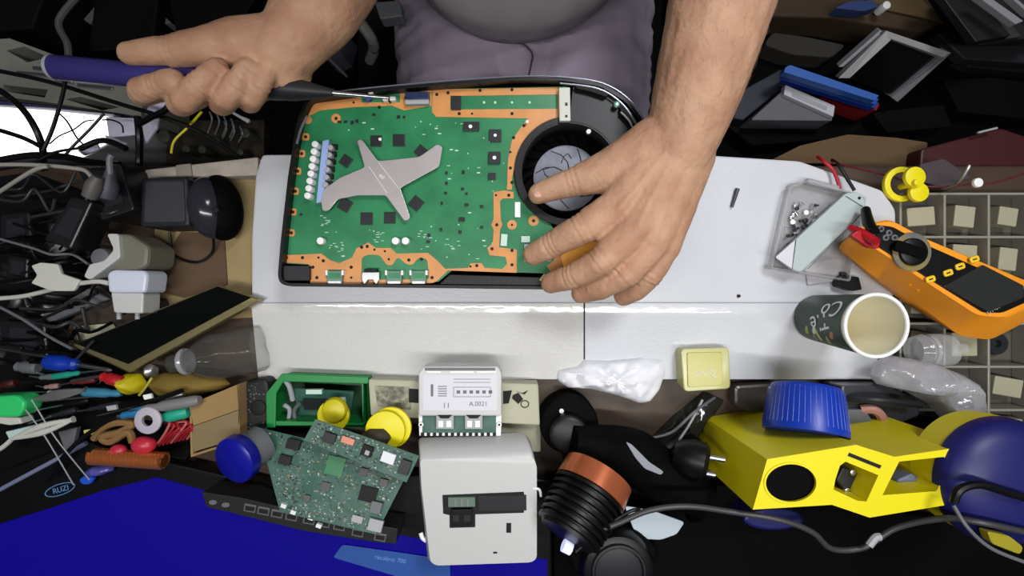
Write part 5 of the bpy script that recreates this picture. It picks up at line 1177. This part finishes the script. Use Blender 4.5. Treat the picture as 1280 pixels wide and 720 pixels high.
# ---------------------------------------------------------------- behind the bench, right
def stackbox(name, pts, z, th, m_, label, cat, b=.002):
    return tag(slab(name, pts, z, th, m_, None, b), label, cat)
t = thing('cardboard_carton', 'brown cardboard carton at the top right behind the white tray', 'carton', P(1080, 20, SR))
slab('carton_body', [(985, -20), (1148, -20), (1180, 28), (1150, 40), (1040, 22), (960, 20)], SR + .06, .06, card_dk, t, .003); slab('carton_flap', [(1070, -10), (1140, -15), (1180, 28), (1108, 12)], SR + .065, .004, mat('carton_top', (96, 76, 46), .85), t, .001)
stackbox('grey_cloth_bundle', rnd([(955, 56), (966, 40), (1010, 46), (1058, 56), (1040, 72), (990, 68)], 6), SR + .04, .04, mat('dusty_grey', (50, 47, 43), .9), 'dusty grey wrapped bundle right of the forearm at the top', 'bundle', .005)
stackbox('blue_rag', rnd([(1044, 10), (1060, 2), (1090, 0), (1100, 8), (1080, 14)], 3), SR + .09, .02, mat('rag_blue', (44, 62, 110), .8), 'blue rag lying on the brown carton', 'rag')
tag(disc('bottle_top', 1109, 6, 5, SR + .09, .02, white_pure, None, .001, 14), 'small bright white lid on the carton at top right', 'knob')
# white tray
t = thing('picture_frame', 'white rectangular frame with a dark panel, tilted at upper right', 'frame', P(1120, 85, SR))
fr = [(1108, 38, SR + .12), (1190, 66, SR + .10), (1122, 128, SR + .06), (1048, 98, SR + .08)]
plate('frame_panel', [(1112, 46, SR + .115), (1180, 67, SR + .095), (1120, 120, SR + .057), (1058, 97, SR + .077)], .02, screen_dark, t)
whm = mat('frame_white', (160, 160, 158), .45)
plate('frame_side', [(1108, 38, SR + .12), (1190, 66, SR + .10), (1180, 72, SR + .099), (1112, 48, SR + .118)], .03, whm, t, .001)
plate('frame_side', [(1108, 38, SR + .12), (1114, 50, SR + .117), (1062, 98, SR + .080), (1048, 98, SR + .08)], .03, whm, t, .001)
plate('frame_side', [(1190, 66, SR + .101), (1178, 70, SR + .100), (1114, 122, SR + .061), (1122, 128, SR + .061)], .02, mid_grey, t, .001)
plate('frame_edge', [(1100, 38, SR + .11), (1104, 40, SR + .11), (1054, 84, SR + .07), (1048, 84, SR + .07)], .02, lt_grey, t, .001)
# blue books
for i, (m_, o_, lb) in enumerate(((mat('book_blue', (52, 96, 176), .5), 0, 'top blue book of the stack behind the bench'), (mat('book_blue2', (40, 78, 170), .5), 5, 'second blue book of the stack behind the bench'), (mat('book_blue3', (28, 52, 150), .5), 10, 'lowest blue book of the stack behind the bench'))):
    t = thing('book', lb, 'book', P(1040, 105 + o_, SR), 'blue books behind the bench')
    zz0 = SR + .11 - i * .016
    slab('cover', [(982, 84 + o_ * .9), (988, 81 + o_ * .9), (1099, 119 + o_ * .9), (1094, 126 + o_ * .9), (980, 90 + o_ * .9)], zz0, .014, m_, t, .0006)
    slab('page_block', [(984, 86 + o_ * .9), (1090, 122 + o_ * .9), (1088, 125 + o_ * .9), (984, 90 + o_ * .9)], zz0 - .015, .001, off_white, t)
stackbox('book', [(1040, 112), (1046, 110), (1100, 130), (1096, 138), (1040, 118)], SR + .055, .05, mat('book_red', (128, 24, 30), .5), 'thin dark red book under the right end of the blue stack', 'book', .0006)
t = thing('white_carton', 'white and grey flat box below the blue books', 'box', P(990, 130, SR))
slab('carton_body', [(940, 148), (984, 108), (1042, 140), (1040, 151), (940, 150)], SR + .07, .07, mat('carton_grey', (98, 98, 104), .6), t, .002)
slab('carton_lid', [(982, 106), (1044, 132), (1042, 146), (980, 118)], SR + .078, .012, mat('lid_white', (190, 190, 198), .5), t, .001); slab('lid_groove', [(990, 115), (1034, 133), (1033, 138), (990, 120)], SR + .0785, .001, lt_grey, t)
stackbox('dark_folder', [(918, 118), (976, 86), (982, 92), (984, 106), (930, 150), (918, 148)], SR + .05, .05, mat('folder', (34, 38, 50), .5), 'dark slate folder between the forearm and the blue books', 'folder')
stackbox('folded_cardboard', rnd([(956, 204), (1000, 182), (1060, 168), (1120, 172), (1160, 178), (1155, 205), (1112, 212), (1030, 204)], 3), -.06, .012, mat('fold_card', (84, 64, 40), .85), 'sheet of folded brown cardboard along the back edge of the white board', 'cardboard', .001)
stackbox('red_case', rnd([(1152, 186), (1252, 160), (1300, 176), (1300, 214), (1200, 228), (1150, 210)], 4), -.04, .03, mat('dark_red', (58, 12, 14), .5), 'dark red case behind the compartment box', 'case')
tag(tube('silver_pen', [(1222, 166, -.03), (1234, 163, -.03), (1246, 160, -.03)], .0012, lt_grey), 'thin silver strip on the dark red case', 'strip')
stackbox('brown_pouch', rnd([(1150, 205), (1180, 198), (1215, 222), (1180, 236), (1150, 226)], 4), -.012, .012, mat('pouch_violet', (66, 56, 60), .7), 'dull violet pouch behind the yellow reels', 'pouch')
lap = ['top', 'second', 'third', 'fourth', 'fifth', 'lowest']
for i in range(6):
    x = 1150 + i * 6; y = 14 - i * 3; zc = SR + .16 - i * .02
    c_ = (46, 44, 44) if i % 2 else (26, 26, 27)
    t = thing('laptop', '%s dark laptop of the fanned stack at the top right corner' % lap[i], 'laptop', P(1220, 40, SR), 'fanned laptops at top right')
    o_ = i * 17
    pts = [(1166 + o_ * .75, -20), (1210 + o_ * .8, -20), (1264 + o_ * .8, 44 + o_ * .1), (1220 + o_ * .75, 52)]
    slab('laptop_lid', pts, zc + .0, .012, mat('lapm%d' % (i % 3), ((30, 30, 31), (62, 60, 62), (44, 42, 40))[i % 3], .4), t, .001)
    slab('laptop_base', [(p[0] - 4, p[1] + 3) for p in pts], zc - .0125, .006, dark_grey, t, .001)
tag(slab('grey_strip', [(1222, -5), (1236, -5), (1280, 26), (1270, 30)], SR + .19, .01, mat('strip_grey', (150, 148, 152), .4), None, .001), 'light grey strip across the fanned laptops', 'strip')
tag(slab('grey_strip', [(1262, -5), (1268, -5), (1290, 14), (1288, 18)], SR + .19, .01, mat('strip_grey', (0, 0, 0)), None, .001), 'short pale strip at the very top right corner', 'strip')
t = thing('laptop', 'flat black laptop lying under the fanned stack', 'laptop', P(1240, 80, SR))
slab('laptop_lid', [(1172, 42), (1206, 74), (1300, 80), (1300, 50), (1220, 38)], SR + .05, .02, mat('flat_lap', (44, 42, 46), .4), t, .002); slab('laptop_base', [(1178, 60), (1212, 84), (1300, 92), (1300, 74)], SR + .025, .02, dark_grey, t, .001)
for i, (pts, lb) in enumerate((([(1180, 100), (1240, 96), (1300, 106), (1300, 150), (1200, 140)], 'black crate right of the white frame'), ([(1090, 140), (1180, 130), (1190, 158), (1110, 166)], 'black flat case below the white frame'), ([(900, 150), (1080, 156), (1060, 172), (940, 182)], 'black bag behind the board, right of the wrist'))):
    stackbox('dark_case', rnd(pts, 5), SR + .03, .03, mat('dkr%d' % i, (7 + i, 7, 8), .8, spec=.15), lb, 'case', .003)

# ---------------------------------------------------------------- added dark underlay and the rest of the hand tools
tag(slab('dark_underlay', rnd([(-40, 438), (86, 440), (160, 474), (232, 486), (236, 572), (206, 590), (120, 586), (60, 600), (-40, 640)], 6), ZB + .012, .012, mat('underlay_black', (7, 7, 8), .8, spec=.2), None, .002), 'added black sheet darkening the bench under the screwdrivers and tweezers at lower left', 'mat')  # black sheet added to darken the bench around the tools
more = [((230, 492, 205, 500, 120, 520), .0030, dull_steel, 'long steel tool running from the cardboard box towards the grey wedge'),
 ((96, 512, 66, 520, 34, 530), .0032, dark_grey, 'dark handled pick left of the steel tool'), ((150, 504, 110, 512, 60, 520), .0028, dark_grey, 'dark slim tool above the brown cord'),
 ((120, 474, 90, 478, 56, 486), .0032, mat('red_dim', (96, 30, 34), .5), 'dull red slim tool beside the red screwdriver'), ((76, 470, 50, 472, 36, 470), .0030, mid_grey, 'stubby grey tool beneath the fat blue handle'),
 ((74, 482, 56, 484, 44, 482), .0026, mat('pink_tip', (150, 116, 112), .5), 'short pinkish tip under the grey tool'), ((78, 492, 60, 490, 42, 490), .0024, lt_grey, 'short pale tip left of the pen-like blue tool'),
 ((112, 500, 80, 506, 40, 514), .0030, black_pl, 'black handled pick below the pen-like blue tool'), ((20, 478, 0, 482, -20, 486), .0040, mat('maroon', (60, 16, 18), .5), 'maroon tool end at the left edge above the green one')]
for q_, r_, m_, lb in more: driver('hand_tool', *q_, r_, m_, lb, .012, 'tool')
tag(tube('pen_clip', [(174, 494, .03), (182, 484, .034), (190, 472, .034)], .0012, mat('yellow_stick', (170, 160, 60), .5)), 'thin yellow stick leaning on the putty towards the silver ball', 'stick')
tag(slab('pale_flake', [(132, 508), (144, 506), (146, 512), (134, 514)], .024, .003, lt_grey, None, .0005), 'tiny pale flake above the sky blue stick', 'flake')
tag(slab('pale_flake', [(178, 494), (188, 492), (190, 498), (180, 500)], .030, .003, white_pure, None, .0005), 'tiny white flake just under the yellow putty', 'flake')
